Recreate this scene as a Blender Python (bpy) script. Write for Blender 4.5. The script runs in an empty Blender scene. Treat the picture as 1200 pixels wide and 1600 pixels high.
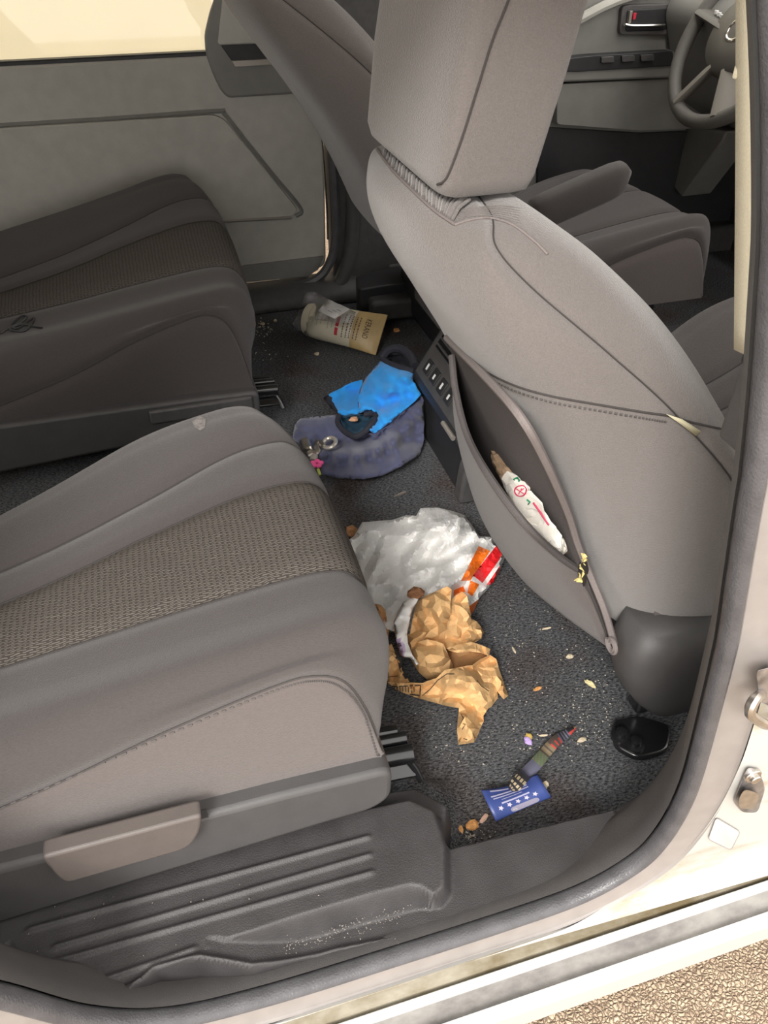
import bpy, bmesh, math, random
import numpy as np
from mathutils import Vector, Matrix
from mathutils.geometry import delaunay_2d_cdt

scene = bpy.context.scene
COL = scene.collection

# ------------------------------------------------------------------ camera
CAM_H = 0.90
TH, PS, RO, FPX = math.radians(39), math.radians(16.2), math.radians(0.3), 1200.0
_F = np.array([math.sin(PS)*math.cos(TH), math.cos(PS)*math.cos(TH), -math.sin(TH)])
_R = np.array([math.cos(PS), -math.sin(PS), 0.0])
_U = np.cross(_R, _F)
_R, _U = _R*math.cos(RO)-_U*math.sin(RO), _U*math.cos(RO)+_R*math.sin(RO)
_C = np.array([0, 0, CAM_H])
cam_data = bpy.data.cameras.new('camera')
cam_data.sensor_fit = 'VERTICAL'
cam_data.sensor_height = 36.0
cam_data.sensor_width = 27.0
cam_data.lens = 36.0*FPX/1600.0
cam_data.clip_start = 0.01
cam = bpy.data.objects.new('camera', cam_data)
COL.objects.link(cam)
cam.matrix_world = Matrix(((_R[0], _U[0], -_F[0], _C[0]),
                           (_R[1], _U[1], -_F[1], _C[1]),
                           (_R[2], _U[2], -_F[2], _C[2]),
                           (0, 0, 0, 1)))
scene.camera = cam

# ------------------------------------------------------------------ light
world = bpy.data.worlds.new('world')
scene.world = world
world.use_nodes = True
wn = world.node_tree.nodes
bg = wn['Background']
bg.inputs['Color'].default_value = (1.0, 0.965, 0.92, 1)
bg.inputs['Strength'].default_value = 1.75
sun_d = bpy.data.lights.new('sun', 'SUN')
sun_d.energy = 2.3
sun_d.angle = math.radians(18)
sun_d.color = (1.0, 0.965, 0.92)
sun = bpy.data.objects.new('sun', sun_d)
COL.objects.link(sun)
sun.rotation_euler = Vector((0.46, 0.70, -0.72)).to_track_quat('-Z', 'Y').to_euler()
scene.view_settings.view_transform = 'Standard'
scene.view_settings.look = 'None'
scene.view_settings.exposure = 0.62
scene.view_settings.gamma = 1.0
scene.view_settings.use_curve_mapping = False


# ------------------------------------------------------------------ survey helpers: photo point + known plane -> point in the car
def _ray(u, v):
    return _F + _R*((u-600)/FPX) + _U*((800-v)/FPX)


def pz(u, v, z):
    d = _ray(u, v)
    return _C + d*((z-_C[2])/d[2])


def py(u, v, y):
    d = _ray(u, v)
    return _C + d*(y/d[1])


def px(u, v, x):
    d = _ray(u, v)
    return _C + d*(x/d[0])


# ------------------------------------------------------------------ materials
def mat(name, col, rough=0.6, metal=0.0, var=0.0, vscale=30, bump=0.0, bscale=300, spec=0.5, col2=None,
        trans=0.0, alpha=1.0, sheen=0.0, mix_scale=None, detail=4, stretch=None):
    m = bpy.data.materials.new(name)
    m.use_nodes = True
    nt = m.node_tree
    N, L = nt.nodes, nt.links
    b = N['Principled BSDF']
    b.inputs['Base Color'].default_value = (*col, 1)
    b.inputs['Roughness'].default_value = rough
    b.inputs['Metallic'].default_value = metal
    b.inputs['Specular IOR Level'].default_value = spec
    b.inputs['Transmission Weight'].default_value = trans
    b.inputs['Alpha'].default_value = alpha
    if sheen:
        b.inputs['Sheen Weight'].default_value = sheen
        b.inputs['Sheen Roughness'].default_value = 0.5
    tc = N.new('ShaderNodeTexCoord')
    vec = tc.outputs['Object']
    if stretch:
        mp = N.new('ShaderNodeMapping')
        mp.inputs['Scale'].default_value = stretch
        L.new(vec, mp.inputs['Vector'])
        vec = mp.outputs['Vector']
    if var or col2:
        n = N.new('ShaderNodeTexNoise')
        n.inputs['Scale'].default_value = mix_scale or vscale
        n.inputs['Detail'].default_value = detail
        L.new(vec, n.inputs['Vector'])
        r = N.new('ShaderNodeValToRGB')
        r.color_ramp.elements[0].position = 0.32
        r.color_ramp.elements[1].position = 0.68
        if col2:
            r.color_ramp.elements[0].color = (*col, 1)
            r.color_ramp.elements[1].color = (*col2, 1)
        else:
            r.color_ramp.elements[0].color = (*[c*(1-var) for c in col], 1)
            r.color_ramp.elements[1].color = (*[min(1, c*(1+var)) for c in col], 1)
        L.new(n.outputs['Fac'], r.inputs['Fac'])
        L.new(r.outputs['Color'], b.inputs['Base Color'])
    if bump:
        n2 = N.new('ShaderNodeTexNoise')
        n2.inputs['Scale'].default_value = bscale
        n2.inputs['Detail'].default_value = 3
        L.new(vec, n2.inputs['Vector'])
        bp = N.new('ShaderNodeBump')
        bp.inputs['Strength'].default_value = bump
        bp.inputs['Distance'].default_value = 0.002
        L.new(n2.outputs['Fac'], bp.inputs['Height'])
        L.new(bp.outputs['Normal'], b.inputs['Normal'])
    return m


M = {}
M['fabric'] = mat('seat_fabric', (0.078, 0.068, 0.066), 0.9, var=0.07, vscale=900, bump=0.5, bscale=1300, spec=0.15, sheen=0.25, stretch=(0.35, 1, 1))
M['fabric_side'] = mat('seat_side_fabric', (0.122, 0.105, 0.100), 0.9, var=0.07, vscale=900, bump=0.5, bscale=1300, spec=0.15, sheen=0.25, stretch=(0.35, 1, 1))
M['fabric_back'] = mat('seat_back_fabric', (0.185, 0.165, 0.155), 0.9, var=0.09, vscale=800, bump=0.6, bscale=1200, spec=0.15, sheen=0.5, stretch=(1, 0.3, 1))
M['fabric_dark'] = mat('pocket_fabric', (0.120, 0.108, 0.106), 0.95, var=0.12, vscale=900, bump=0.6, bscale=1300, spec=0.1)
M['fabric_gather'] = mat('gathered_fabric', (0.115, 0.105, 0.098), 0.9, var=0.2, vscale=500, bump=0.5, bscale=900, spec=0.15)
M['seam'] = mat('seam_thread', (0.055, 0.048, 0.046), 0.9)
M['stitch'] = mat('stitch_thread', (0.09, 0.08, 0.077), 0.9)
M['piping'] = mat('seat_piping', (0.20, 0.172, 0.165), 0.85, var=0.1, vscale=600)
M['foam'] = mat('yellow_foam', (0.75, 0.62, 0.25), 0.95, var=0.25, vscale=300, bump=0.8, bscale=500)
M['plastic'] = mat('grey_black_plastic', (0.075, 0.072, 0.072), 0.5, var=0.12, vscale=60, bump=0.25, bscale=900, spec=0.5)
M['plastic_step'] = mat('step_plastic', (0.045, 0.042, 0.043), 0.48, var=0.18, vscale=25, bump=0.35, bscale=700)
M['plastic_grey'] = mat('seat_trim_plastic', (0.072, 0.069, 0.069), 0.48, var=0.06, vscale=40, bump=0.2, bscale=1000)
M['handle'] = mat('lever_plastic', (0.115, 0.098, 0.090), 0.45, var=0.05, vscale=40, bump=0.2, bscale=1000)
M['plastic_dark'] = mat('dark_plastic', (0.028, 0.028, 0.030), 0.45, var=0.1, vscale=50, bump=0.2, bscale=800)
M['gloss_black'] = mat('gloss_black_metal', (0.012, 0.012, 0.013), 0.22, spec=0.7)
M['rubber'] = mat('door_seal_rubber', (0.085, 0.083, 0.088), 0.28, var=0.15, vscale=50, bump=0.3, bscale=500)
M['pillar'] = mat('pillar_trim_plastic', (0.105, 0.100, 0.098), 0.5, var=0.06, vscale=40, bump=0.25, bscale=800)
M['door_haze_grey'] = mat('door_panel_haze_grey', (0.54, 0.525, 0.475), 0.6, var=0.05, vscale=30, bump=0.3, bscale=700)  # grey lifted above the real plastic to imitate haze on the far door
M['door_dark'] = mat('door_panel_dark_grey', (0.24, 0.235, 0.22), 0.5, var=0.05, vscale=30, bump=0.2, bscale=700)
M['steel'] = mat('steel', (0.55, 0.52, 0.48), 0.3, metal=1.0, var=0.15, vscale=80)
M['steel_dirty'] = mat('worn_steel', (0.36, 0.35, 0.36), 0.35, metal=0.9, var=0.4, vscale=60)
M['chrome'] = mat('chrome', (0.8, 0.78, 0.74), 0.15, metal=1.0)
M['belt'] = mat('seat_belt_webbing', (0.92, 0.86, 0.66), 0.8, var=0.04, vscale=600, bump=0.3, bscale=900)
M['headliner'] = mat('headliner', (0.55, 0.52, 0.46), 0.95, var=0.05)
M['wheel'] = mat('steering_wheel_rubber', (0.145, 0.138, 0.125), 0.55, var=0.06, vscale=200, bump=0.3, bscale=900)
M['wheel_hub'] = mat('steering_hub_plastic', (0.14, 0.132, 0.118), 0.5, bump=0.15, bscale=900)
M['silver'] = mat('silver_plastic', (0.42, 0.39, 0.35), 0.35, metal=0.5)
M['beige_wall'] = mat('beige_stucco', (0.43, 0.375, 0.275), 0.9, var=0.02, vscale=3)
M['white_print'] = mat('white_print', (0.85, 0.85, 0.85), 0.6)
M['black_print'] = mat('black_print', (0.03, 0.028, 0.028), 0.7)
M['red'] = mat('red_plastic', (0.65, 0.03, 0.06), 0.5)


def carpet_mat():
    m = bpy.data.materials.new('floor_carpet')
    m.use_nodes = True
    nt = m.node_tree; N, L = nt.nodes, nt.links
    b = N['Principled BSDF']
    b.inputs['Roughness'].default_value = 0.95
    b.inputs['Specular IOR Level'].default_value = 0.1
    tc = N.new('ShaderNodeTexCoord')
    n = N.new('ShaderNodeTexNoise'); n.inputs['Scale'].default_value = 420; n.inputs['Detail'].default_value = 5; n.inputs['Roughness'].default_value = 0.7
    mp = N.new('ShaderNodeMapping'); mp.inputs['Scale'].default_value = (0.45, 1, 1); mp.inputs['Rotation'].default_value = (0, 0, 0.35)
    L.new(tc.outputs['Object'], mp.inputs['Vector']); L.new(mp.outputs['Vector'], n.inputs['Vector'])
    r = N.new('ShaderNodeValToRGB')
    r.color_ramp.elements[0].position = 0.38; r.color_ramp.elements[0].color = (0.030, 0.030, 0.032, 1)
    r.color_ramp.elements[1].position = 0.70; r.color_ramp.elements[1].color = (0.26, 0.27, 0.285, 1)
    L.new(n.outputs['Fac'], r.inputs['Fac'])
    # brown grime with a shape of its own
    n3 = N.new('ShaderNodeTexNoise'); n3.inputs['Scale'].default_value = 7; n3.inputs['Detail'].default_value = 4
    L.new(tc.outputs['Object'], n3.inputs['Vector'])
    r3 = N.new('ShaderNodeValToRGB'); r3.color_ramp.elements[0].position = 0.48; r3.color_ramp.elements[1].position = 0.72
    L.new(n3.outputs['Fac'], r3.inputs['Fac'])
    mx = N.new('ShaderNodeMixRGB'); mx.blend_type = 'MULTIPLY'
    mx.inputs['Color2'].default_value = (0.80, 0.62, 0.55, 1)
    L.new(r3.outputs['Color'], mx.inputs['Fac']); L.new(r.outputs['Color'], mx.inputs['Color1'])
    # fine dust specks
    v = N.new('ShaderNodeTexVoronoi'); v.inputs['Scale'].default_value = 190
    L.new(tc.outputs['Object'], v.inputs['Vector'])
    n4 = N.new('ShaderNodeTexNoise'); n4.inputs['Scale'].default_value = 6
    L.new(tc.outputs['Object'], n4.inputs['Vector'])
    ma = N.new('ShaderNodeMath'); ma.operation = 'MULTIPLY_ADD'; ma.inputs[1].default_value = 0.16; ma.inputs[2].default_value = 0.03
    L.new(n4.outputs['Fac'], ma.inputs[0])
    lt = N.new('ShaderNodeMath'); lt.operation = 'LESS_THAN'
    L.new(v.outputs['Distance'], lt.inputs[0]); L.new(ma.outputs[0], lt.inputs[1])
    mx2 = N.new('ShaderNodeMixRGB'); mx2.inputs['Color2'].default_value = (0.36, 0.34, 0.31, 1)
    L.new(lt.outputs[0], mx2.inputs['Fac']); L.new(mx.outputs['Color'], mx2.inputs['Color1'])
    L.new(mx2.outputs['Color'], b.inputs['Base Color'])
    bp = N.new('ShaderNodeBump'); bp.inputs['Strength'].default_value = 1.0; bp.inputs['Distance'].default_value = 0.004
    L.new(n.outputs['Fac'], bp.inputs['Height']); L.new(bp.outputs['Normal'], b.inputs['Normal'])
    return m


M['carpet'] = carpet_mat()


def insert_mat():
    # woven centre fabric: staggered short dashes
    m = bpy.data.materials.new('seat_centre_weave')
    m.use_nodes = True
    nt = m.node_tree; N, L = nt.nodes, nt.links
    b = N['Principled BSDF']
    b.inputs['Roughness'].default_value = 0.9; b.inputs['Specular IOR Level'].default_value = 0.15
    tc = N.new('ShaderNodeTexCoord')
    mp = N.new('ShaderNodeMapping'); mp.inputs['Scale'].default_value = (75, 230, 75)
    nz = N.new('ShaderNodeTexNoise'); nz.inputs['Scale'].default_value = 60
    L.new(tc.outputs['Object'], nz.inputs['Vector'])
    ad = N.new('ShaderNodeMixRGB'); ad.blend_type = 'ADD'; ad.inputs['Fac'].default_value = 0.006
    L.new(tc.outputs['Object'], ad.inputs['Color1']); L.new(nz.outputs['Color'], ad.inputs['Color2'])
    L.new(ad.outputs['Color'], mp.inputs['Vector'])
    br = N.new('ShaderNodeTexBrick')
    br.inputs['Scale'].default_value = 1.0
    br.inputs['Brick Width'].default_value = 1.0; br.inputs['Row Height'].default_value = 0.5
    br.inputs['Mortar Size'].default_value = 0.13; br.inputs['Mortar Smooth'].default_value = 0.6
    br.inputs['Color1'].default_value = (0.165, 0.146, 0.128, 1); br.inputs['Color2'].default_value = (0.14, 0.124, 0.110, 1)
    br.inputs['Mortar'].default_value = (0.065, 0.057, 0.051, 1)
    L.new(mp.outputs['Vector'], br.inputs['Vector'])
    L.new(br.outputs['Color'], b.inputs['Base Color'])
    bp = N.new('ShaderNodeBump'); bp.inputs['Strength'].default_value = 0.8; bp.inputs['Distance'].default_value = 0.002; bp.invert = True
    L.new(br.outputs['Fac'], bp.inputs['Height']); L.new(bp.outputs['Normal'], b.inputs['Normal'])
    return m


M['insert'] = insert_mat()


def paint_mat(name, base, dirt, lo, hi, scale=9, rough=0.3):
    m = bpy.data.materials.new(name)
    m.use_nodes = True
    nt = m.node_tree; N, L = nt.nodes, nt.links
    b = N['Principled BSDF']; b.inputs['Roughness'].default_value = rough
    tc = N.new('ShaderNodeTexCoord')
    mp = N.new('ShaderNodeMapping'); mp.inputs['Scale'].default_value = (0.5, 1, 1)
    L.new(tc.outputs['Object'], mp.inputs['Vector'])
    n = N.new('ShaderNodeTexNoise'); n.inputs['Scale'].default_value = scale; n.inputs['Detail'].default_value = 9; n.inputs['Roughness'].default_value = 0.65
    L.new(mp.outputs['Vector'], n.inputs['Vector'])
    r = N.new('ShaderNodeValToRGB')
    r.color_ramp.elements[0].position = lo; r.color_ramp.elements[0].color = (*base, 1)
    r.color_ramp.elements[1].position = hi; r.color_ramp.elements[1].color = (*dirt, 1)
    L.new(n.outputs['Fac'], r.inputs['Fac'])
    L.new(r.outputs['Color'], b.inputs['Base Color'])
    return m


M['paint'] = paint_mat('white_body_paint', (0.47, 0.465, 0.44), (0.30, 0.25, 0.14), 0.52, 0.66, 10)
M['paint_clean'] = mat('white_body_paint_clean', (0.52, 0.52, 0.51), 0.3, var=0.02, vscale=10)
M['flange'] = mat('grey_flange_paint', (0.27, 0.245, 0.23), 0.45, var=0.06, vscale=50)
M['track_dirt'] = paint_mat('dirty_track_paint', (0.34, 0.31, 0.245), (0.15, 0.115, 0.06), 0.42, 0.66, 18, 0.55)
M['track_grey'] = paint_mat('dirty_rail_metal', (0.30, 0.285, 0.265), (0.13, 0.12, 0.115), 0.42, 0.66, 20, 0.45)


def ground_mat():
    m = bpy.data.materials.new('pebbled_concrete')
    m.use_nodes = True
    nt = m.node_tree; N, L = nt.nodes, nt.links
    b = N['Principled BSDF']; b.inputs['Roughness'].default_value = 0.85
    tc = N.new('ShaderNodeTexCoord')
    nz = N.new('ShaderNodeTexNoise'); nz.inputs['Scale'].default_value = 70; nz.inputs['Detail'].default_value = 4
    L.new(tc.outputs['Object'], nz.inputs['Vector'])
    ad = N.new('ShaderNodeMixRGB'); ad.blend_type = 'ADD'; ad.inputs['Fac'].default_value = 0.012
    L.new(tc.outputs['Object'], ad.inputs['Color1']); L.new(nz.outputs['Color'], ad.inputs['Color2'])
    v = N.new('ShaderNodeTexVoronoi'); v.inputs['Scale'].default_value = 165; v.feature = 'DISTANCE_TO_EDGE'
    L.new(ad.outputs['Color'], v.inputs['Vector'])
    r = N.new('ShaderNodeValToRGB')
    r.color_ramp.elements[0].position = 0.0; r.color_ramp.elements[0].color = (0.13, 0.085, 0.055, 1)
    r.color_ramp.elements[1].position = 0.10; r.color_ramp.elements[1].color = (0.58, 0.44, 0.31, 1)
    L.new(v.outputs['Distance'], r.inputs['Fac'])
    n2 = N.new('ShaderNodeTexNoise'); n2.inputs['Scale'].default_value = 35; n2.inputs['Detail'].default_value = 5
    L.new(tc.outputs['Object'], n2.inputs['Vector'])
    mx = N.new('ShaderNodeMixRGB'); mx.blend_type = 'OVERLAY'; mx.inputs['Fac'].default_value = 0.6
    L.new(r.outputs['Color'], mx.inputs['Color1']); L.new(n2.outputs['Fac'], mx.inputs['Color2'])
    L.new(mx.outputs['Color'], b.inputs['Base Color'])
    bp = N.new('ShaderNodeBump'); bp.inputs['Strength'].default_value = 1.0; bp.inputs['Distance'].default_value = 0.0035
    r2 = N.new('ShaderNodeValToRGB'); r2.color_ramp.elements[1].position = 0.35
    L.new(v.outputs['Distance'], r2.inputs['Fac'])
    L.new(r2.outputs['Color'], bp.inputs['Height']); L.new(bp.outputs['Normal'], b.inputs['Normal'])
    return m


M['ground'] = ground_mat()


def glass_mat():
    m = bpy.data.materials.new('window_glass')
    m.use_nodes = True
    nt = m.node_tree; N, L = nt.nodes, nt.links
    out = N['Material Output']; N.remove(N['Principled BSDF'])
    t = N.new('ShaderNodeBsdfTransparent'); t.inputs['Color'].default_value = (0.95, 0.96, 0.93, 1)
    g = N.new('ShaderNodeBsdfGlossy'); g.inputs['Roughness'].default_value = 0.03
    fr = N.new('ShaderNodeFresnel'); fr.inputs['IOR'].default_value = 1.45
    mx = N.new('ShaderNodeMixShader')
    L.new(fr.outputs[0], mx.inputs[0]); L.new(t.outputs[0], mx.inputs[1]); L.new(g.outputs[0], mx.inputs[2])
    L.new(mx.outputs[0], out.inputs['Surface'])
    return m


M['glass'] = glass_mat()


# ------------------------------------------------------------------ mesh helpers
ORIGIN = {}      # world origin of every object made here


def obj(name, verts, faces, material, parent=None, smooth=True, mats=None, midx=None, solid=0.0, bevel=0.0, sub=0):
    base = ORIGIN[parent.name] if parent is not None else np.zeros(3)
    V = np.asarray(verts, float)
    if parent is None:
        base = np.array([(V[:, 0].min()+V[:, 0].max())/2, (V[:, 1].min()+V[:, 1].max())/2, V[:, 2].min()])
    me = bpy.data.meshes.new(name)
    me.from_pydata((V-base).tolist(), [], [list(map(int, f)) for f in faces])
    for mm in (mats or [material]):
        me.materials.append(mm)
    if midx is not None:
        me.polygons.foreach_set('material_index', midx)
    bm = bmesh.new(); bm.from_mesh(me)
    bmesh.ops.recalc_face_normals(bm, faces=bm.faces)
    bm.to_mesh(me); bm.free()
    if smooth:
        me.polygons.foreach_set('use_smooth', [True]*len(me.polygons))
        if smooth != 'full':
            me.set_sharp_from_angle(angle=math.radians(38))
    me.update()
    o = bpy.data.objects.new(name, me)
    COL.objects.link(o)
    if parent is not None:
        o.parent = parent
    else:
        o.location = base
    ORIGIN[o.name] = np.array(base)
    if solid:
        md = o.modifiers.new('thickness', 'SOLIDIFY'); md.thickness = solid; md.offset = -1
    if bevel:
        md = o.modifiers.new('bevel', 'BEVEL'); md.width = bevel; md.segments = 3; md.limit_method = 'ANGLE'; md.angle_limit = math.radians(35)
    if sub:
        md = o.modifiers.new('subdivision', 'SUBSURF'); md.levels = sub; md.render_levels = sub
    return o


def tag(o, label=None, cat=None, group=None, kind=None):
    if label: o['label'] = label
    if cat: o['category'] = cat
    if group: o['group'] = group
    if kind: o['kind'] = kind
    return o


def thing(name, label, cat, loc, group=None):
    o = bpy.data.objects.new(name, None)
    o.empty_display_size = 0.05
    COL.objects.link(o)
    o.location = loc
    ORIGIN[o.name] = np.array(loc, float)
    return tag(o, label, cat, group)


def struct(o):
    o['kind'] = 'structure'
    return o


def merge(*parts):
    V, Fc, n = [], [], 0
    for v, f in parts:
        V.extend([tuple(p) for p in v]); Fc.extend([[i+n for i in q] for q in f]); n += len(v)
    return V, Fc


def crm(P, t):
    """Catmull-Rom through P (k,...) at parameters t in [0,k-1]"""
    P = np.asarray(P, float); k = len(P)
    Q = np.concatenate([[2*P[0]-P[1]], P, [2*P[-1]-P[-2]]])
    t = np.clip(np.asarray(t, float), 0, k-1-1e-9)
    i = t.astype(int); f = (t-i).reshape((-1,)+(1,)*(P.ndim-1))
    a, b, c, d = Q[i], Q[i+1], Q[i+2], Q[i+3]
    return 0.5*(2*b+(c-a)*f+(2*a-5*b+4*c-d)*f**2+(3*b-a-3*c+d)*f**3)


def smooth_path(P, n):
    P = np.asarray(P, float)
    return crm(P, np.linspace(0, len(P)-1, n))


def tube(P, r, seg=8, closed=False, flat=1.0, caps=True, taper=None):
    P = np.asarray(P, float); n = len(P)
    V, Fc = [], []
    T = np.gradient(P, axis=0) if not closed else np.roll(P, -1, 0)-np.roll(P, 1, 0)
    T /= np.linalg.norm(T, axis=1)[:, None]+1e-12
    up = np.array([0.0, 0, 1]) if abs(T[0][2]) < 0.9 else np.array([0.0, 1, 0])
    A = np.cross(T[0], up); A /= np.linalg.norm(A)
    for i in range(n):
        A = A-T[i]*(A@T[i]); A /= np.linalg.norm(A)+1e-12
        B = np.cross(T[i], A)
        rr = r if taper is None else r*taper[i]
        for j in range(seg):
            th = 2*math.pi*j/seg
            V.append(P[i]+rr*(A*math.cos(th)+B*math.sin(th)*flat))
    m = n if closed else n-1
    for i in range(m):
        for j in range(seg):
            a = i*seg+j; b = i*seg+(j+1) % seg
            c = ((i+1) % n)*seg+(j+1) % seg; d = ((i+1) % n)*seg+j
            Fc.append([a, b, c, d])
    if caps and not closed:
        Fc.append(list(range(seg))[::-1]); Fc.append([(n-1)*seg+j for j in range(seg)])
    return V, Fc


def grid_faces(nr, nc, closed_c=False, off=0):
    Fc = []
    m = nc if closed_c else nc-1
    for i in range(nr-1):
        for j in range(m):
            a = off+i*nc+j; b = off+i*nc+(j+1) % nc
            Fc.append([a, b, b+nc, a+nc])
    return Fc


def box(c, s, rot=None):
    c = np.array(c, float); s = np.array(s, float)/2
    V = np.array([[x, y, z] for x in (-1, 1) for y in (-1, 1) for z in (-1, 1)], float)*s
    if rot is not None:
        V = V@np.array(rot.to_3x3()).T if hasattr(rot, 'to_3x3') else V@np.array(rot).T
    V = V+c
    Fc = [[0, 1, 3, 2], [4, 6, 7, 5], [0, 4, 5, 1], [2, 3, 7, 6], [0, 2, 6, 4], [1, 5, 7, 3]]
    return V.tolist(), Fc


def prism(poly, axis, a, b):
    """poly: list of 2D points; axis: 'x','y','z' extrusion from a to b"""
    n = len(poly); V = []
    for w in (a, b):
        for p, q in poly:
            V.append({'x': (w, p, q), 'y': (p, w, q), 'z': (p, q, w)}[axis])
    Fc = [list(range(n))[::-1], list(range(n, 2*n))]
    for i in range(n):
        j = (i+1) % n
        Fc.append([i, j, j+n, i+n])
    return V, Fc


def round_poly(P, r, n=5):
    """round the corners of a closed 2D polygon"""
    out = []; k = len(P)
    P = [np.array(p, float) for p in P]
    rs = r if hasattr(r, '__len__') else [r]*k
    for i in range(k):
        a, b, c = P[i-1], P[i], P[(i+1) % k]
        u = (a-b)/np.linalg.norm(a-b); v = (c-b)/np.linalg.norm(c-b)
        d = min(rs[i], np.linalg.norm(a-b)*0.48, np.linalg.norm(c-b)*0.48)
        for t in np.linspace(0, 1, n):
            out.append(tuple((1-t)**2*(b+u*d)+2*t*(1-t)*b+t*t*(b+v*d)))
    return out


def surf_panels(rows, panels, seams, mats_, parent, ns=40, groove=0.004, gw=0.008, seam_r=0.0012, seam_mat=None,
                tsub=(0, .05, .12, .24, .38, .5, .62, .76, .88, .95), closed=False, seam_names=True):
    """rows: list of 3D polylines (same length). Bicubic surface; split into panels at row indices, grooves on seams."""
    rows = [np.asarray(r, float) for r in rows]
    k = len(rows)
    S = np.stack([smooth_path(r, ns) for r in rows])            # k, ns, 3
    ts = []
    for i in range(k-1):
        ts += [i+f for f in tsub]
    ts.append(k-1)
    ts = np.array(ts)
    G = crm(S, ts)                                              # nt, ns, 3
    du = np.gradient(G, axis=0); dv = np.gradient(G, axis=1)
    Nn = np.cross(dv, du); Nn /= np.linalg.norm(Nn, axis=2)[..., None]+1e-12
    cen = G.reshape(-1, 3).mean(0)
    if ((G-cen)*Nn).sum() < 0: Nn = -Nn
    seam_t = {}
    for s in seams:
        it = int(np.argmin(abs(ts-s)))
        d = np.linalg.norm(G-G[it][None], axis=2)
        G = G-Nn*(groove*np.exp(-(d/gw)**2))[..., None]
        seam_t[s] = it
    out = []
    for (nm, a, b), mt in zip(panels, mats_):
        ia, ib = int(np.argmin(abs(ts-a))), int(np.argmin(abs(ts-b)))
        sub = G[ia:ib+1]
        out.append(obj(nm, sub.reshape(-1, 3), grid_faces(sub.shape[0], ns), mt, parent, smooth='full'))
    if seam_r:
        for s in seams:
            it = seam_t[s]
            v, f = tube(G[it]+Nn[it]*0.0006, seam_r, 5)
            obj('seam', v, f, seam_mat or M['seam'], parent)
    return out, G, Nn, ts


def loops_solid(loops, caps=True):
    """loft closed loops (list of (n,3))"""
    n = len(loops[0]); V = np.concatenate([np.asarray(l, float) for l in loops])
    Fc = grid_faces(len(loops), n, True)
    if caps:
        Fc.append(list(range(n))[::-1]); Fc.append([(len(loops)-1)*n+j for j in range(n)])
    return V, Fc


def superloop(cx, cy, hx, hy, z, p=4.0, n=40):
    th = np.linspace(0, 2*math.pi, n, endpoint=False)
    c, s = np.cos(th), np.sin(th)
    x = cx+hx*np.sign(c)*abs(c)**(2/p); y = cy+hy*np.sign(s)*abs(s)**(2/p)
    return np.stack([x, y, np.full(n, z)], 1)


def in_poly(pt, poly):
    x, y = pt; r = False; n = len(poly)
    for i in range(n):
        x1, y1 = poly[i]; x2, y2 = poly[i-1]
        if (y1 > y) != (y2 > y) and x < (x2-x1)*(y-y1)/(y2-y1)+x1: r = not r
    return r


def sdf_poly(X, Y, poly):
    """signed distance (negative inside), vectorised"""
    P = np.array(poly, float); d = np.full(X.shape, 1e9); ins = np.zeros(X.shape, bool)
    for i in range(len(P)):
        a, b = P[i-1], P[i]
        e = b-a; wx, wy = X-a[0], Y-a[1]
        t = np.clip((wx*e[0]+wy*e[1])/(e@e+1e-12), 0, 1)
        d = np.minimum(d, np.hypot(wx-e[0]*t, wy-e[1]*t))
        c = (a[1] > Y) != (b[1] > Y)
        with np.errstate(divide='ignore', invalid='ignore'):
            xi = (b[0]-a[0])*(Y-a[1])/(b[1]-a[1]+1e-15)+a[0]
        ins ^= c & (X < xi)
    return np.where(ins, -d, d)


def sstep(d, w):
    t = np.clip(0.5-d/(2*w), 0, 1)
    return t*t*(3-2*t)


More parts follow.
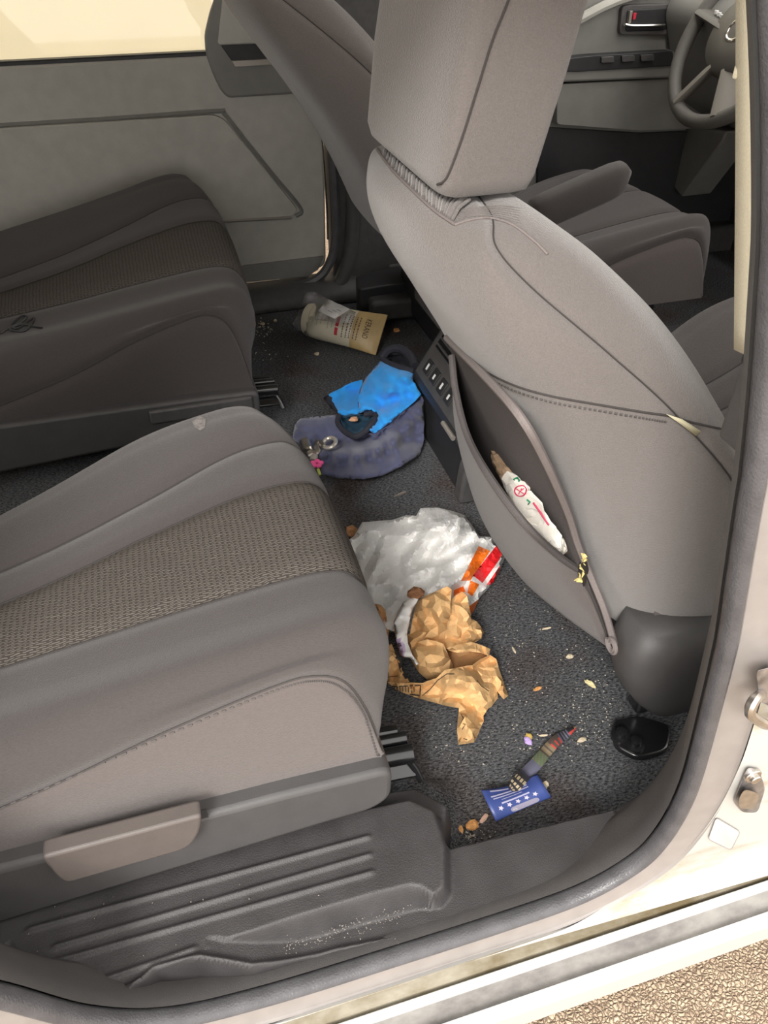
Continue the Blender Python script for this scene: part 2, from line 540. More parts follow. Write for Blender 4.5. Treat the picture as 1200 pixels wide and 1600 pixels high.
class Sheet:
    """A crumpled sheet: an outline surveyed in the photo with heights above the car floor, creased into facets."""
    def __init__(self, outline, ctrl, spacing, amp, seed, waves=7, wl=(40, 110), extra=(), zmin=0.004, fine=0.0):
        rnd = random.Random(seed); self.rnd = rnd
        ctrl = np.array(ctrl, float)
        W = []
        for _ in range(waves):
            a = rnd.uniform(0, math.pi); l = rnd.uniform(*wl)
            W.append((math.cos(a)/l, math.sin(a)/l, rnd.random(), rnd.uniform(.4, 1), rnd.uniform(-.6, .6)))
        sw = sum(w[3] for w in W)

        def hz(u, v, edge):
            d2 = (ctrl[:, 0]-u)**2+(ctrl[:, 1]-v)**2+30
            w = 1/d2**1.5
            h = (w*ctrl[:, 2]).sum()/w.sum()
            c = 0
            for (a, b, p, m, q) in W:
                x = a*u+b*v+p+q*math.sin((b*u-a*v)*2.3+p*6)*0.35
                x -= math.floor(x)
                c += m*(1-4*abs(x-0.5))
            return max(zmin, h+amp*edge*c/sw*2.2+fine*rnd.uniform(-1, 1))
        self.pts = []; self.z = []
        n = len(outline); edges = []

        def addline(L, closed, edgef):
            idx = []
            m = len(L)
            for i in range(m if closed else m-1):
                a, b = L[i], L[(i+1) % m]
                l = math.hypot(b[0]-a[0], b[1]-a[1]); k = max(1, int(l/(spacing*0.9)))
                for j in range(k):
                    t = j/k
                    u, v = a[0]+(b[0]-a[0])*t, a[1]+(b[1]-a[1])*t
                    if closed and 0 < j:
                        u += rnd.uniform(-1, 1)*spacing*0.06; v += rnd.uniform(-1, 1)*spacing*0.06
                    z = (a[2]+(b[2]-a[2])*t) if len(a) > 2 and len(b) > 2 else hz(u, v, edgef)
                    idx.append(len(self.pts)); self.pts.append((u, v)); self.z.append(z)
            if not closed:
                idx.append(len(self.pts)); self.pts.append(tuple(L[-1][:2])); self.z.append(hz(L[-1][0], L[-1][1], edgef))
            for i in range(len(idx)-1): edges.append((idx[i], idx[i+1]))
            if closed: edges.append((idx[-1], idx[0]))
        addline(outline, True, 0.4)
        for e in extra: addline(e, False, 1.0)
        poly = [p[:2] for p in outline]
        u0, u1 = min(p[0] for p in poly), max(p[0] for p in poly)
        v0, v1 = min(p[1] for p in poly), max(p[1] for p in poly)
        base = np.array(self.pts)
        v = v0; row = 0
        while v < v1:
            u = u0+(row % 2)*spacing/2
            while u < u1:
                p = (u+rnd.uniform(-.35, .35)*spacing, v+rnd.uniform(-.35, .35)*spacing)
                if in_poly(p, poly) and ((base-np.array(p))**2).sum(1).min() > (spacing*0.45)**2:
                    self.pts.append(p); self.z.append(hz(*p, 1.0))
                u += spacing
            v += spacing*0.87; row += 1
        r = delaunay_2d_cdt([Vector(p) for p in self.pts], edges, [], 0, 1e-6)
        self.uv = np.array([tuple(p) for p in r[0]])
        orig = r[3]
        zz = [np.mean([self.z[i] for i in o]) if o else 0.01 for o in orig]
        self.zz = np.array(zz)
        self.tri = [f for f in r[2] if in_poly(self.uv[list(f)].mean(0), poly)]
        self.V = np.array([pz(u, v, z) for (u, v), z in zip(self.uv, self.zz)])

    def height(self, u, v):
        d = np.hypot(self.uv[:, 0]-u, self.uv[:, 1]-v)
        for f in self.tri:
            if d[f[0]] > 90: continue
            a, b, c = self.uv[list(f)]
            den = (b[1]-c[1])*(a[0]-c[0])+(c[0]-b[0])*(a[1]-c[1])
            if abs(den) < 1e-9: continue
            w0 = ((b[1]-c[1])*(u-c[0])+(c[0]-b[0])*(v-c[1]))/den
            w1 = ((c[1]-a[1])*(u-c[0])+(a[0]-c[0])*(v-c[1]))/den
            w2 = 1-w0-w1
            if min(w0, w1, w2) > -1e-6:
                return w0*self.zz[f[0]]+w1*self.zz[f[1]]+w2*self.zz[f[2]]
        return self.zz[int(np.argmin(d))]

    def build(self, name, mats_, regions=(), parent=None, smooth=False, solid=0.0006):
        mi = []
        for f in self.tri:
            c = self.uv[list(f)].mean(0); k = 0
            for j, poly in regions:
                if in_poly(c, poly): k = j
            mi.append(k)
        return obj(name, self.V, self.tri, None, parent, smooth=smooth, mats=mats_, midx=mi, solid=solid)

    def ribbon(self, L, wpx, lift=0.0012, step=4):
        """a flat printed stroke lying on the sheet"""
        P = []
        for i in range(len(L)-1):
            a, b = np.array(L[i], float), np.array(L[i+1], float)
            k = max(1, int(np.linalg.norm(b-a)/step))
            for j in range(k): P.append(a+(b-a)*j/k)
        P.append(np.array(L[-1], float)); P = np.array(P)
        T = np.gradient(P, axis=0); T /= np.linalg.norm(T, axis=1)[:, None]+1e-9
        Nn = np.stack([-T[:, 1], T[:, 0]], 1)*wpx/2
        V = []
        for p, n in zip(P, Nn):
            for q in (p-n, p+n):
                V.append(pz(q[0], q[1], self.height(q[0], q[1])+lift))
        Fc = [[2*i, 2*i+1, 2*i+3, 2*i+2] for i in range(len(P)-1)]
        return V, Fc
# ================================================================== SETTING
# ground outside and the sunlit house wall beyond the car
gv = [(-6, -6, -0.36), (7, -6, -0.36), (7, 9, -0.36), (-6, 9, -0.36)]
struct(obj('ground', gv, [[0, 1, 2, 3]], M['ground'], smooth=False))
v, f = box((0.5, 5.2, 1.3), (14, 0.2, 3.4))
struct(obj('wall_outside', v, f, M['beige_wall'], smooth=False))

# ------------------------------------------------------------------ carpet floor
PLAT_IN = [pz(u, v, 0.0)[:2] for (u, v) in [(-500, 1400), (0, 1310), (560, 1225), (640, 1215), (690, 1238), (706, 1290), (700, 1420), (-500, 1700)]]
nx, ny = 260, 240
xs = np.linspace(-1.7, 1.82, nx); ys = np.linspace(0.30, 2.10, ny)
X, Y = np.meshgrid(xs, ys, indexing='ij')
d = sdf_poly(X, Y, PLAT_IN)
rng = np.random.default_rng(3)
Z = 0.030*sstep(d, 0.022)*(Y < 0.62)
Z = Z+0.012*np.exp(-((X-0.05)/0.5)**2-((Y-1.24)/0.16)**2)*0
V = np.stack([X, Y, Z], -1).reshape(-1, 3)
floor = struct(obj('floor', V, grid_faces(nx, ny), M['carpet'], smooth='full'))

# ------------------------------------------------------------------ threshold and step trim (one moulding with ribs)
def pl(L, z):
    return [tuple(pz(u, v, z)[:2]) for u, v in L]


THIRD = [(-60, 1560), (30, 1580), (63, 1597), (103, 1586), (169, 1586), (210, 1569), (251, 1531), (315, 1514), (397, 1519), (525, 1484), (700, 1449), (800, 1418), (900, 1386), (965, 1357), (1010, 1325), (1040, 1280), (1052, 1240)]
INNER = [(1030, 1225), (1000, 1240), (962, 1264), (691, 1329)]
A_PX = [(692, 1320), (692, 1385), (676, 1400), (658, 1384), (641, 1380), (583, 1394), (466, 1429), (326, 1477)]
B_PX = [(705, 1320), (706, 1400), (690, 1418), (660, 1420), (583, 1441), (466, 1473), (400, 1484), (360, 1486), (330, 1484)]
tailA = [(300, 1520), (290, 1600), (285, 1800), (-600, 1900), (-600, 1420), (0, 1335), (560, 1270), (640, 1252), (674, 1268)]
tailB = [(330, 1530), (325, 1600), (320, 1800), (-620, 1950), (-620, 1400), (0, 1322), (560, 1258), (646, 1243), (692, 1262)]
polyA = pl(A_PX+tailA, 0.09)
polyB = pl(B_PX, 0.062)+pl(tailB, 0.085)
outer = pl(THIRD, 0.065)
region = outer+pl(INNER, 0.06)+pl([(697, 1258), (650, 1232), (560, 1245), (0, 1305), (-600, 1380)], 0.06)+[(-0.9, 0.45), (-0.9, 0.33)]
nx, ny = 330, 150
xs = np.linspace(-0.45, 0.50, nx); ys = np.linspace(0.302, 0.530, ny)
X, Y = np.meshgrid(xs, ys, indexing='ij')
dA, dB = sdf_poly(X, Y, polyA), sdf_poly(X, Y, polyB)
w = np.clip(-dB/(-dB+np.maximum(dA, 0)+1e-9), 0, 1)
w = np.where(dB > 0, 0, np.where(dA < 0, 1, w)); w = w*w*(3-2*w)
tl_ = np.clip((0.03-X)/0.13, 0, 1); ZL = 0.060+0.032*tl_*tl_*(3-2*tl_)
Z = ZL+(0.092-ZL)*w


def seg_d(X, Y, a, b):
    a, b = np.array(a), np.array(b); e = b-a
    t = np.clip(((X-a[0])*e[0]+(Y-a[1])*e[1])/(e@e), 0, 1)
    return np.hypot(X-a[0]-e[0]*t, Y-a[1]-e[1]*t)


for (a, b) in [((47, 1452), (575, 1308)), ((87, 1479), (577, 1336)), ((87, 1502), (580, 1363)), ((117, 1546), (303, 1482)), ((134, 1563), (233, 1531))]:
    pa, pb = pl([a, b], 0.092)
    Z = Z+0.0032*np.exp(-(seg_d(X, Y, pa, pb)/0.0026)**2)
for L in [[(14, 1474), (73, 1543), (105, 1555), (103, 1583)]]:
    P = pl(L, 0.092)
    for a, b in zip(P[:-1], P[1:]):
        Z = Z-0.004*np.exp(-(seg_d(X, Y, a, b)/0.0016)**2)
P = pl([(962, 1264), (1005, 1335)], 0.06)
Z = Z-0.005*np.exp(-(seg_d(X, Y, *P)/0.0014)**2)
# rounded outer ridge, then the drop towards the rubber seal
dO = np.full(X.shape, 1e9)
for a, b in zip(outer[:-1], outer[1:]): dO = np.minimum(dO, seg_d(X, Y, a, b))
Z = Z+0.005*np.exp(-(dO/0.004)**2)
dr = sdf_poly(X, Y, region)
Z = np.where(dr > 0, Z-0.06*np.clip(dr/0.012, 0, 1), Z)
V = np.stack([X, Y, Z], -1).reshape(-1, 3)
keep = (dr < 0.013)
Fc = []
for i in range(nx-1):
    for j in range(ny-1):
        if keep[i, j] or keep[i+1, j] or keep[i, j+1] or keep[i+1, j+1]:
            a = i*ny+j; Fc.append([a, a+1, a+1+ny, a+ny])
used = sorted({k for q in Fc for k in q}); remap = {k: i for i, k in enumerate(used)}
struct(obj('trim_1', V[used], [[remap[k] for k in q] for q in Fc], M['plastic_step'], smooth='full'))

# ------------------------------------------------------------------ near body side with the sliding-door opening
LOOP = [(0.385, 0.231), (0.368, 0.397), (0.346, 0.561), (0.331, 0.684), (0.303, 0.843), (0.26, 0.99), (0.20, 1.06), (-0.1, 1.075),
        (-0.42, 1.06), (-0.52, 0.98), (-0.52, 0.75), (-0.45, 0.55), (-0.33, 0.39), (-0.235, 0.255), (-0.18, 0.145), (-0.12, 0.088), (-0.03, 0.068),
        (0.10, 0.064), (0.22, 0.064), (0.30, 0.071), (0.35, 0.098), (0.377, 0.14)]
def y_in(z):
    return np.interp(z, [0.05, 0.1, 0.25, 0.45, 0.6, 0.75, 0.9, 1.1, 1.3], [0.306, 0.305, 0.303, 0.306, 0.318, 0.342, 0.378, 0.43, 0.50])
LP = np.array(LOOP+[LOOP[0]])
LPs = crm(np.concatenate([LP[-3:-1], LP, LP[1:3]]), np.linspace(2, len(LP)+1, 221))[:-1]
T = np.roll(LPs, -1, 0)-np.roll(LPs, 1, 0); T /= np.linalg.norm(T, axis=1)[:, None]
NO = np.stack([T[:, 1], -T[:, 0]], 1)
cx, cz = LPs.mean(0)
if ((LPs-[cx, cz])*NO).sum() < 0: NO = -NO


def off_loop(n, dy):
    q = LPs+NO*n
    return np.stack([q[:, 0], y_in(LPs[:, 1])+dy, q[:, 1]], 1)


def strip(profile):
    loops = [off_loop(n, dy) for n, dy in profile]
    V = np.concatenate(loops); return V, grid_faces(len(loops), len(LPs), True)


# dark rubber bulb, light outer lip
th = np.linspace(0, 2*math.pi, 13)[:-1]
def ring_sweep(n0, y0, rn, ry):
    prof = [(n0+rn*math.cos(t), y0+ry*math.sin(t)) for t in th]
    loops = [off_loop(n, dy) for n, dy in prof]; loops.append(loops[0])
    V = np.concatenate(loops); return V, grid_faces(len(loops), len(LPs), True)


wall_right = struct(obj('wall_right', [(0, 0, 0), (0.001, 0, 0), (0, 0.001, 0)], [[0, 1, 2]], M['paint']))
bpy.data.objects.remove(wall_right)
# body panel: rectangle minus opening
hole = LPs+NO*0.037
outer_r = [(-1.5, 0.030), (1.1, 0.030), (1.1, 1.3), (-1.5, 1.3)]
pts = [tuple(p) for p in hole]; nh = len(pts)
edges = [(i, (i+1) % nh) for i in range(nh)]
ob = []
for i in range(4):
    a, b = np.array(outer_r[i]), np.array(outer_r[(i+1) % 4])
    k = int(np.linalg.norm(b-a)/0.05)
    for j in range(k): ob.append(tuple(a+(b-a)*j/k))
n0 = len(pts); pts += ob; edges += [(n0+i, n0+(i+1) % len(ob)) for i in range(len(ob))]
hp = [tuple(p) for p in hole]
gx, gz = np.meshgrid(np.linspace(-1.48, 1.08, 66), np.linspace(0.05, 1.28, 34))
dh = sdf_poly(gx, gz, hp)
pts += [(a, b) for a, b, c in zip(gx.ravel(), gz.ravel(), dh.ravel()) if c > 0.012]
r = delaunay_2d_cdt([Vector(p) for p in pts], edges, [], 0, 1e-6)
P2 = np.array([tuple(p) for p in r[0]])
tri = [t for t in r[2] if not in_poly(P2[list(t)].mean(0), hp)]
yo = np.interp(P2[:, 1], [0.03, 0.06, 0.12, 0.3, 0.5, 0.7, 0.9, 1.1, 1.3], [0.291, 0.303, 0.296, 0.290, 0.293, 0.318, 0.360, 0.415, 0.48])
fw = np.clip((P2[:, 0]-0.40)/0.35, 0, 1)
yo = yo-0.02*fw
V = np.stack([P2[:, 0], yo, P2[:, 1]], 1)
wall_right = struct(obj('wall_right', V, tri, M['paint'], smooth='full'))
v, f = ring_sweep(0.002, 0.000, 0.0062, 0.010)
obj('door_seal', v, f, M['rubber'], wall_right)
v, f = strip([(0.006, 0.012), (0.0085, 0.003), (0.012, -0.002), (0.030, -0.006), (0.037, -0.009), (0.0385, -0.012), (0.041, 0.03)])
obj('seal_lip', v, f, M['flange'], wall_right)
v, f = strip([(-0.004, 0.008), (0.000, 0.018), (0.012, 0.032), (0.028, 0.050), (0.042, 0.066), (0.052, 0.074), (0.10, 0.080), (0.19, 0.088)])
lo = f
obj('pillar_trim', v, f, M['pillar'], wall_right)

# sill: track channel and outer lip, extruded along the car
prof = [(0.291, 0.030), (0.300, 0.022), (0.3035, 0.002), (0.2875, 0.000), (0.2860, -0.006), (0.2840, -0.006), (0.2825, 0.003), (0.2775, 0.003), (0.2765, -0.010), (0.2570, -0.012),
        (0.2545, -0.004), (0.2465, -0.005), (0.2440, -0.020), (0.2470, -0.070), (0.2700, -0.150), (0.3600, -0.200)]
xs_ = np.linspace(-1.5, 1.1, 60)
mts = [M['paint_clean'], M['track_dirt'], M['track_grey']]
cls = [0, 0, 1, 1, 1, 0, 0, 0, 2, 0, 0, 0, 0, 0, 0]
V, Fc, mi = [], [], []
for i, (a, b) in enumerate(zip(prof[:-1], prof[1:])):
    o0 = len(V)
    for x in xs_: V += [(x, *a), (x, *b)]
    for k in range(len(xs_)-1):
        Fc.append([o0+2*k, o0+2*k+1, o0+2*k+3, o0+2*k+2]); mi.append(cls[i])
struct(obj('trim_2', V, Fc, None, smooth=False, mats=mts, midx=mi))

# raised rear end of the wall: small cover plate and striker hardware on the pillar face
def on_pillar(u, v, dy=0.0):
    y = 0.29
    for _ in range(8):
        p = py(u, v, y+dy)
        y = float(np.interp(p[2], [0.03, 0.06, 0.12, 0.3, 0.5, 0.7, 0.9], [0.291, 0.303, 0.296, 0.290, 0.293, 0.318, 0.360]))-0.02*float(np.clip((p[0]-0.40)/0.35, 0, 1))
    return py(u, v, y+dy)


def plate_px(L, dy0, dy1, rad=0.0):
    a = np.array([on_pillar(u, v, dy0) for u, v in L]); b = np.array([on_pillar(u, v, dy1) for u, v in L])
    n = len(L); V = np.concatenate([a, b])
    Fc = [list(range(n)), list(range(n, 2*n))[::-1]]+[[i, (i+1) % n, (i+1) % n+n, i+n] for i in range(n)]
    return V, Fc


strike = thing('door_striker', 'bright steel wire loop of the door striker on the white pillar', 'striker', on_pillar(1195, 1120))
v, f = plate_px(round_poly([(1181, 1048), (1215, 1040), (1225, 1115), (1186, 1095)], 8), 0.004, -0.012)
obj('striker_plate', v, f, M['steel_dirty'], strike, bevel=0.002)
P = [on_pillar(1192, 1082, -0.008), on_pillar(1180, 1092, -0.022), on_pillar(1172, 1108, -0.026), on_pillar(1176, 1120, -0.026), on_pillar(1200, 1133, -0.024), on_pillar(1215, 1125, -0.006)]
v, f = tube(smooth_path(P, 30), 0.0042, 8)
obj('striker_loop', v, f, M['steel'], strike)
latch = thing('lower_latch', 'small dark steel catch bolted to the white pillar below the striker', 'latch', on_pillar(1165, 1235))
v, f = plate_px(round_poly([(1168, 1198), (1186, 1203), (1196, 1232), (1184, 1270), (1160, 1270), (1145, 1253)], 8), 0.002, -0.004)
obj('latch_plate', v, f, M['steel_dirty'], latch, bevel=0.0015)
v, f = plate_px(round_poly([(1163, 1233), (1187, 1240), (1180, 1266), (1154, 1262), (1155, 1246)], 7), -0.003, -0.012)
obj('catch', v, f, M['steel'], latch, bevel=0.003)
c = on_pillar(1176, 1212, -0.005)
th_ = np.linspace(0, 2*math.pi, 17)[:-1]
for nm, rr, y0, y1 in (('washer', 0.0085, 0.002, -0.002), ('bolt', 0.0052, -0.001, -0.006)):
    V = [(c[0]+rr*math.cos(t), c[1]+y0, c[2]+rr*math.sin(t)) for t in th_]+[(c[0]+rr*math.cos(t), c[1]+y1, c[2]+rr*math.sin(t)) for t in th_]
    Fc = [list(range(16)), list(range(16, 32))[::-1]]+[[i, (i+1) % 16, (i+1) % 16+16, i+16] for i in range(16)]
    obj(nm, V, Fc, M['steel'], latch, bevel=0.001)
v, f = plate_px(round_poly([(1119, 1278), (1156, 1300), (1142, 1328), (1107, 1311)], 5), 0.003, -0.0022)
hcv = obj('hole_cover', v, f, M['paint_clean'], wall_right, bevel=0.001)
L = round_poly([(1119, 1278), (1156, 1300), (1142, 1328), (1107, 1311)], 5)
obj('cover_edge', *tube([on_pillar(u, v_, -0.0012) for u, v_ in L], 0.0008, 5, closed=True), M['flange'], hcv)

# ------------------------------------------------------------------ far side: sliding door, pillar, front door
DY = 2.07
def pd(u, v, y=DY):
    p = py(u, v, y); return (p[0], p[2])


door = struct(obj('door_1', *prism(round_poly([(-0.95, 0.075), (0.436, 0.075), (0.445, 0.30), (0.44, 0.605), (-0.95, 0.605)], [0.01, 0.03, 0.05, 0.02, 0.01]), 'y', DY, DY+0.06), M['door_haze_grey'], bevel=0.006))
arm = [pd(u, v, DY-0.012) for u, v in [(-150, 210), (345, 179), (466, 328), (455, 339), (320, 346), (-150, 385)]]
obj('armrest_panel', *prism(round_poly(arm, [0.01, 0.03, 0.015, 0.012, 0.01, 0.01]), 'y', DY+0.01, DY-0.014), M['door_haze_grey'], door, bevel=0.006)
# dark shadow gap moulding around the panel
v, f = tube(smooth_path([(*[p for p in (pd(u, v_, DY-0.002)[0],)], DY-0.002, pd(u, v_, DY-0.002)[1]) for u, v_ in [(-150, 205), (150, 187), (335, 174), (350, 178), (380, 215), (430, 277), (470, 326), (462, 338)]], 60), 0.0055, 6)
obj('groove_strip', v, f, M['door_dark'], door)
low = [pd(u, v, DY-0.004) for u, v in [(150, 440), (365, 417), (506, 400), (497, 421), (480, 432), (372, 441), (150, 458)]]
obj('lower_panel', *prism(low, 'y', DY+0.004, DY-0.008), M['door_dark'], door, bevel=0.003)
P = [(p[0], DY-0.012, p[1]) for p in [pd(u, v_, DY-0.012) for u, v_ in [(150, 463), (372, 443.5), (437, 436.5)]]]
v, f = tube(P, 0.0028, 6)
obj('silver_strip', v, f, M['chrome'], door)
P = [(p[0], DY-0.008, p[1]) for p in [pd(u, v_, DY-0.008) for u, v_ in [(502, 208), (507, 270), (511, 330), (512, 374)]]]
v, f = tube(smooth_path(P, 20), 0.0028, 6)
obj('gap_light_strip', v, f, M['chrome'], door)  # chrome line stands in for light showing through the door's front gap
# handle cup at the front corner of the window
hd = struct(obj('handle_bezel', *prism(round_poly([pd(u, v_, DY-0.01) for u, v_ in [(365, -60), (342, -20), (328, 20), (320, 55), (322, 85), (332, 115), (345, 142), (356, 153), (470, 146), (490, 60), (470, -60)]], 0.01), 'y', DY+0.01, DY-0.016), M['door_dark'], door, bevel=0.006))
del hd['kind']
obj('handle_cup', *prism(round_poly([pd(u, v_, DY-0.018) for u, v_ in [(352, -50), (340, 70), (460, 66), (450, -50)]], 0.008), 'y', DY-0.002, DY-0.0175), M['door_haze_grey'], hd, bevel=0.002)
obj('handle_slot', *prism([pd(u, v_, DY-0.018) for u, v_ in [(345, 71), (460, 66), (470, 92), (362, 95)]], 'y', DY-0.002, DY-0.0185), M['plastic_dark'], hd, bevel=0.002)
obj('pull_lever', *prism(round_poly([pd(u, v_, DY-0.024) for u, v_ in [(362, 95), (425, 92), (425, 101), (367, 105)]], 0.003), 'y', DY-0.002, DY-0.026), M['silver'], hd, bevel=0.002)
# window above the belt line
struct(obj('window_1', *box((-0.35, DY+0.04, 0.81), (1.12, 0.005, 0.44)), M['glass'], smooth=False))
# metal above and around
wl = struct(obj('wall_left', *box((-0.30, DY+0.045, 1.13), (2.6, 0.07, 0.20)), M['headliner'], bevel=0.01))
obj('rear_pillar', *box((-1.15, DY+0.045, 0.6), (0.5, 0.07, 1.2)), M['door_haze_grey'], wl, bevel=0.02)
obj('belt_strip', *box((-0.26, DY+0.018, 0.607), (1.38, 0.03, 0.012)), M['plastic_dark'], wl, bevel=0.003)
# B-pillar trim with the curved foot, and the far sill trim
pp = [(0.452, 0.02), (0.452, 1.10), (0.66, 1.10), (0.80, 0.62), (0.80, 0.02)]
tr3 = struct(obj('trim_3', *prism(pp, 'y', DY-0.035, DY+0.05), M['plastic'], bevel=0.02))
P = [py(u, v_, DY-0.03) for u, v_ in [(518, 190), (522, 260), (526, 340), (522, 390), (510, 420), (494, 436), (466, 447), (400, 457), (200, 484)]]
v, f = tube(smooth_path(P, 60), 0.013, 8); obj('door_seal', v, f, M['rubber'], tr3)
P = [py(u, v_, DY-0.045) for u, v_ in [(548, 200), (552, 300), (549, 380), (540, 420), (528, 447), (512, 462)]]
v, f = tube(smooth_path(P, 50), 0.020, 10); obj('pillar_edge', v, f, M['plastic'], tr3)
sp = round_poly([(DY-0.09, 0.0), (DY-0.085, 0.030), (DY-0.055, 0.055), (DY+0.02, 0.060), (DY+0.02, 0.0)], 0.015)
struct(obj('trim_4', *prism(sp, 'x', -1.3, 0.60), M['plastic'], smooth=True))
P = [(p[0], DY-0.015, p[1]) for p in [pd(u, v_, DY-0.015) for u, v_ in [(-150, 388), (320, 347), (455, 340)]]]
v, f = tube(P, 0.004, 6); obj('armrest_highlight', v, f, M['silver'], door)  # silver tube stands in for the highlight along the armrest panel's lower edge
struct(obj('trim_6', *box((1.23, 2.08, 0.035), (1.25, 0.10, 0.09)), M['plastic'], bevel=0.01))
# front left door
d2 = struct(obj('door_2', *prism([(0.80, 0.05), (1.80, 0.05), (1.80, 0.70), (1.30, 0.705), (1.12, 0.70), (0.98, 0.665), (0.80, 0.60)], 'y', DY+0.01, DY+0.06), M['door_dark'], bevel=0.006))
P = [py(u, v_, DY-0.005) for u, v_ in [(860, 52), (905, 30), (945, 9), (990, -8), (1060, -28)]]
v, f = tube(smooth_path(P, 30), 0.012, 8); obj('window_trim', v, f, M['door_haze_grey'], d2)
P = [py(u, v_, DY+0.02) for u, v_ in [(860, 38), (905, 17), (945, -2), (990, -20)]]
v, f = tube(smooth_path(P, 30), 0.008, 8); obj('window_flange', v, f, M['paint_clean'], d2)
def dplate(name, L, y0, y1, m, parent, r=0.006, bevel=0.003):
    q = [pd(u, v_, y1) for u, v_ in L]
    if r: q = round_poly(q, r)
    return obj(name, *prism(q, 'y', y0, y1), m, parent, bevel=bevel)
bz = dplate('handle_bezel', [(972, 10), (985, 7), (1075, 5), (1062, 48), (1040, 55), (968, 55)], DY+0.02, DY-0.004, M['pillar'], d2, 0.012)
dplate('handle_cup', [(980, 15), (1062, 11), (1052, 44), (1035, 48), (977, 50)], DY+0.01, DY-0.006, M['plastic_dark'], bz, 0.008)
P = [py(u, v_, DY-0.016) for u, v_ in [(976, 38), (986, 40), (1010, 40), (1038, 39)]]
v, f = tube(smooth_path(P, 16), 0.006, 8, flat=0.7); obj('door_lever', v, f, M['chrome'], bz)
dplate('lock_tab', [(985, 17), (989, 17), (986, 36), (982, 36)], DY, DY-0.016, M['silver'], bz, 0.001, 0.001)
dplate('lock_flag', [(990, 21), (995, 20), (993, 30), (989, 31)], DY, DY-0.012, M['red'], bz, 0.001, 0.001)
dplate('armrest', [(860, 92), (1060, 80), (1075, 105), (1060, 122), (900, 128), (860, 130)], DY+0.02, DY-0.03, M['door_dark'], d2, 0.01, 0.006)
sw = dplate('switch_panel', [(880, 92), (925, 87), (1052, 80), (1052, 103), (905, 112), (880, 112)], DY, DY-0.036, M['plastic_dark'], d2, 0.006, 0.003)
for (u, v_) in [(950, 93), (982, 91), (1012, 90)]:
    dplate('switch', [(u-10, v_-4), (u+10, v_-5), (u+10, v_+5), (u-10, v_+6)], DY-0.02, DY-0.042, M['plastic'], sw, 0.003, 0.002)
dplate('door_pocket', [(870, 132), (1100, 120), (1160, 190), (1120, 200), (1000, 205), (870, 195)], DY+0.02, DY-0.02, M['door_dark'], d2, 0.01, 0.006)
dplate('lower_panel', [(840, 198), (1000, 208), (1120, 203), (1165, 195), (1165, 430), (840, 430)], DY+0.02, DY+0.002, M['plastic_dark'], d2, 0.006, 0.003)
struct(obj('window_2', *box((1.20, DY+0.04, 0.86), (0.85, 0.005, 0.36)), M['glass'], smooth=False))
# dashboard lower panel and footwell
dash = struct(obj('trim_5', *prism(round_poly([(1.42, 0.74), (1.36, 0.66), (1.45, 0.45), (1.62, 0.36), (1.75, 0.36), (1.75, 0.74)], 0.03), 'y', 0.42, 2.06), M['door_dark'], smooth=True))
kn = [px(u, v_, 1.52) for u, v_ in [(1000, 188), (1135, 205), (1128, 222), (1065, 308), (1045, 285)]]
V = np.concatenate([np.array(kn), np.array(kn)+[0.10, 0, 0.0]])
n = len(kn)
obj('knee_panel', V, [list(range(n)), list(range(n, 2*n))[::-1]]+[[i, (i+1) % n, (i+1) % n+n, i+n] for i in range(n)], M['door_dark'], dash, bevel=0.006)
obj('firewall', *box((1.80, 1.25, 0.35), (0.1, 1.7, 0.75)), M['plastic_dark'], dash)
# roof and the front right door's inner face
struct(obj('ceiling', *box((-0.25, 1.26, 1.24), (2.6, 1.75, 0.05)), M['headliner'], bevel=0.02))
struct(obj('wall_back', *box((-1.75, 1.2, 0.35), (0.1, 1.8, 0.75)), M['door_haze_grey'], bevel=0.02))
# ================================================================== SEATS
from mathutils.bvhtree import BVHTree


def bvh_of(G):
    nr, nc = G.shape[:2]
    V = [Vector(p) for p in G.reshape(-1, 3)]
    return BVHTree.FromPolygons(V, grid_faces(nr, nc))


def hit(bv, u, v, lift=0.001):
    d = Vector(_ray(u, v)).normalized()
    loc, nor, idx, dist = bv.ray_cast(Vector(_C), d)
    if loc is None: return None
    if nor.dot(d) > 0: nor = -nor
    return np.array(loc+nor*lift)


def hits(bv, L, n=40, lift=0.001):
    P = smooth_path(np.array(L, float), n)
    return np.array([q for q in (hit(bv, u, v, lift) for u, v in P) if q is not None])


def far_y(y):
    # farther seat: the same seat set across the aisle, a little wider
    return 1.375+(y-0.455)*1.13


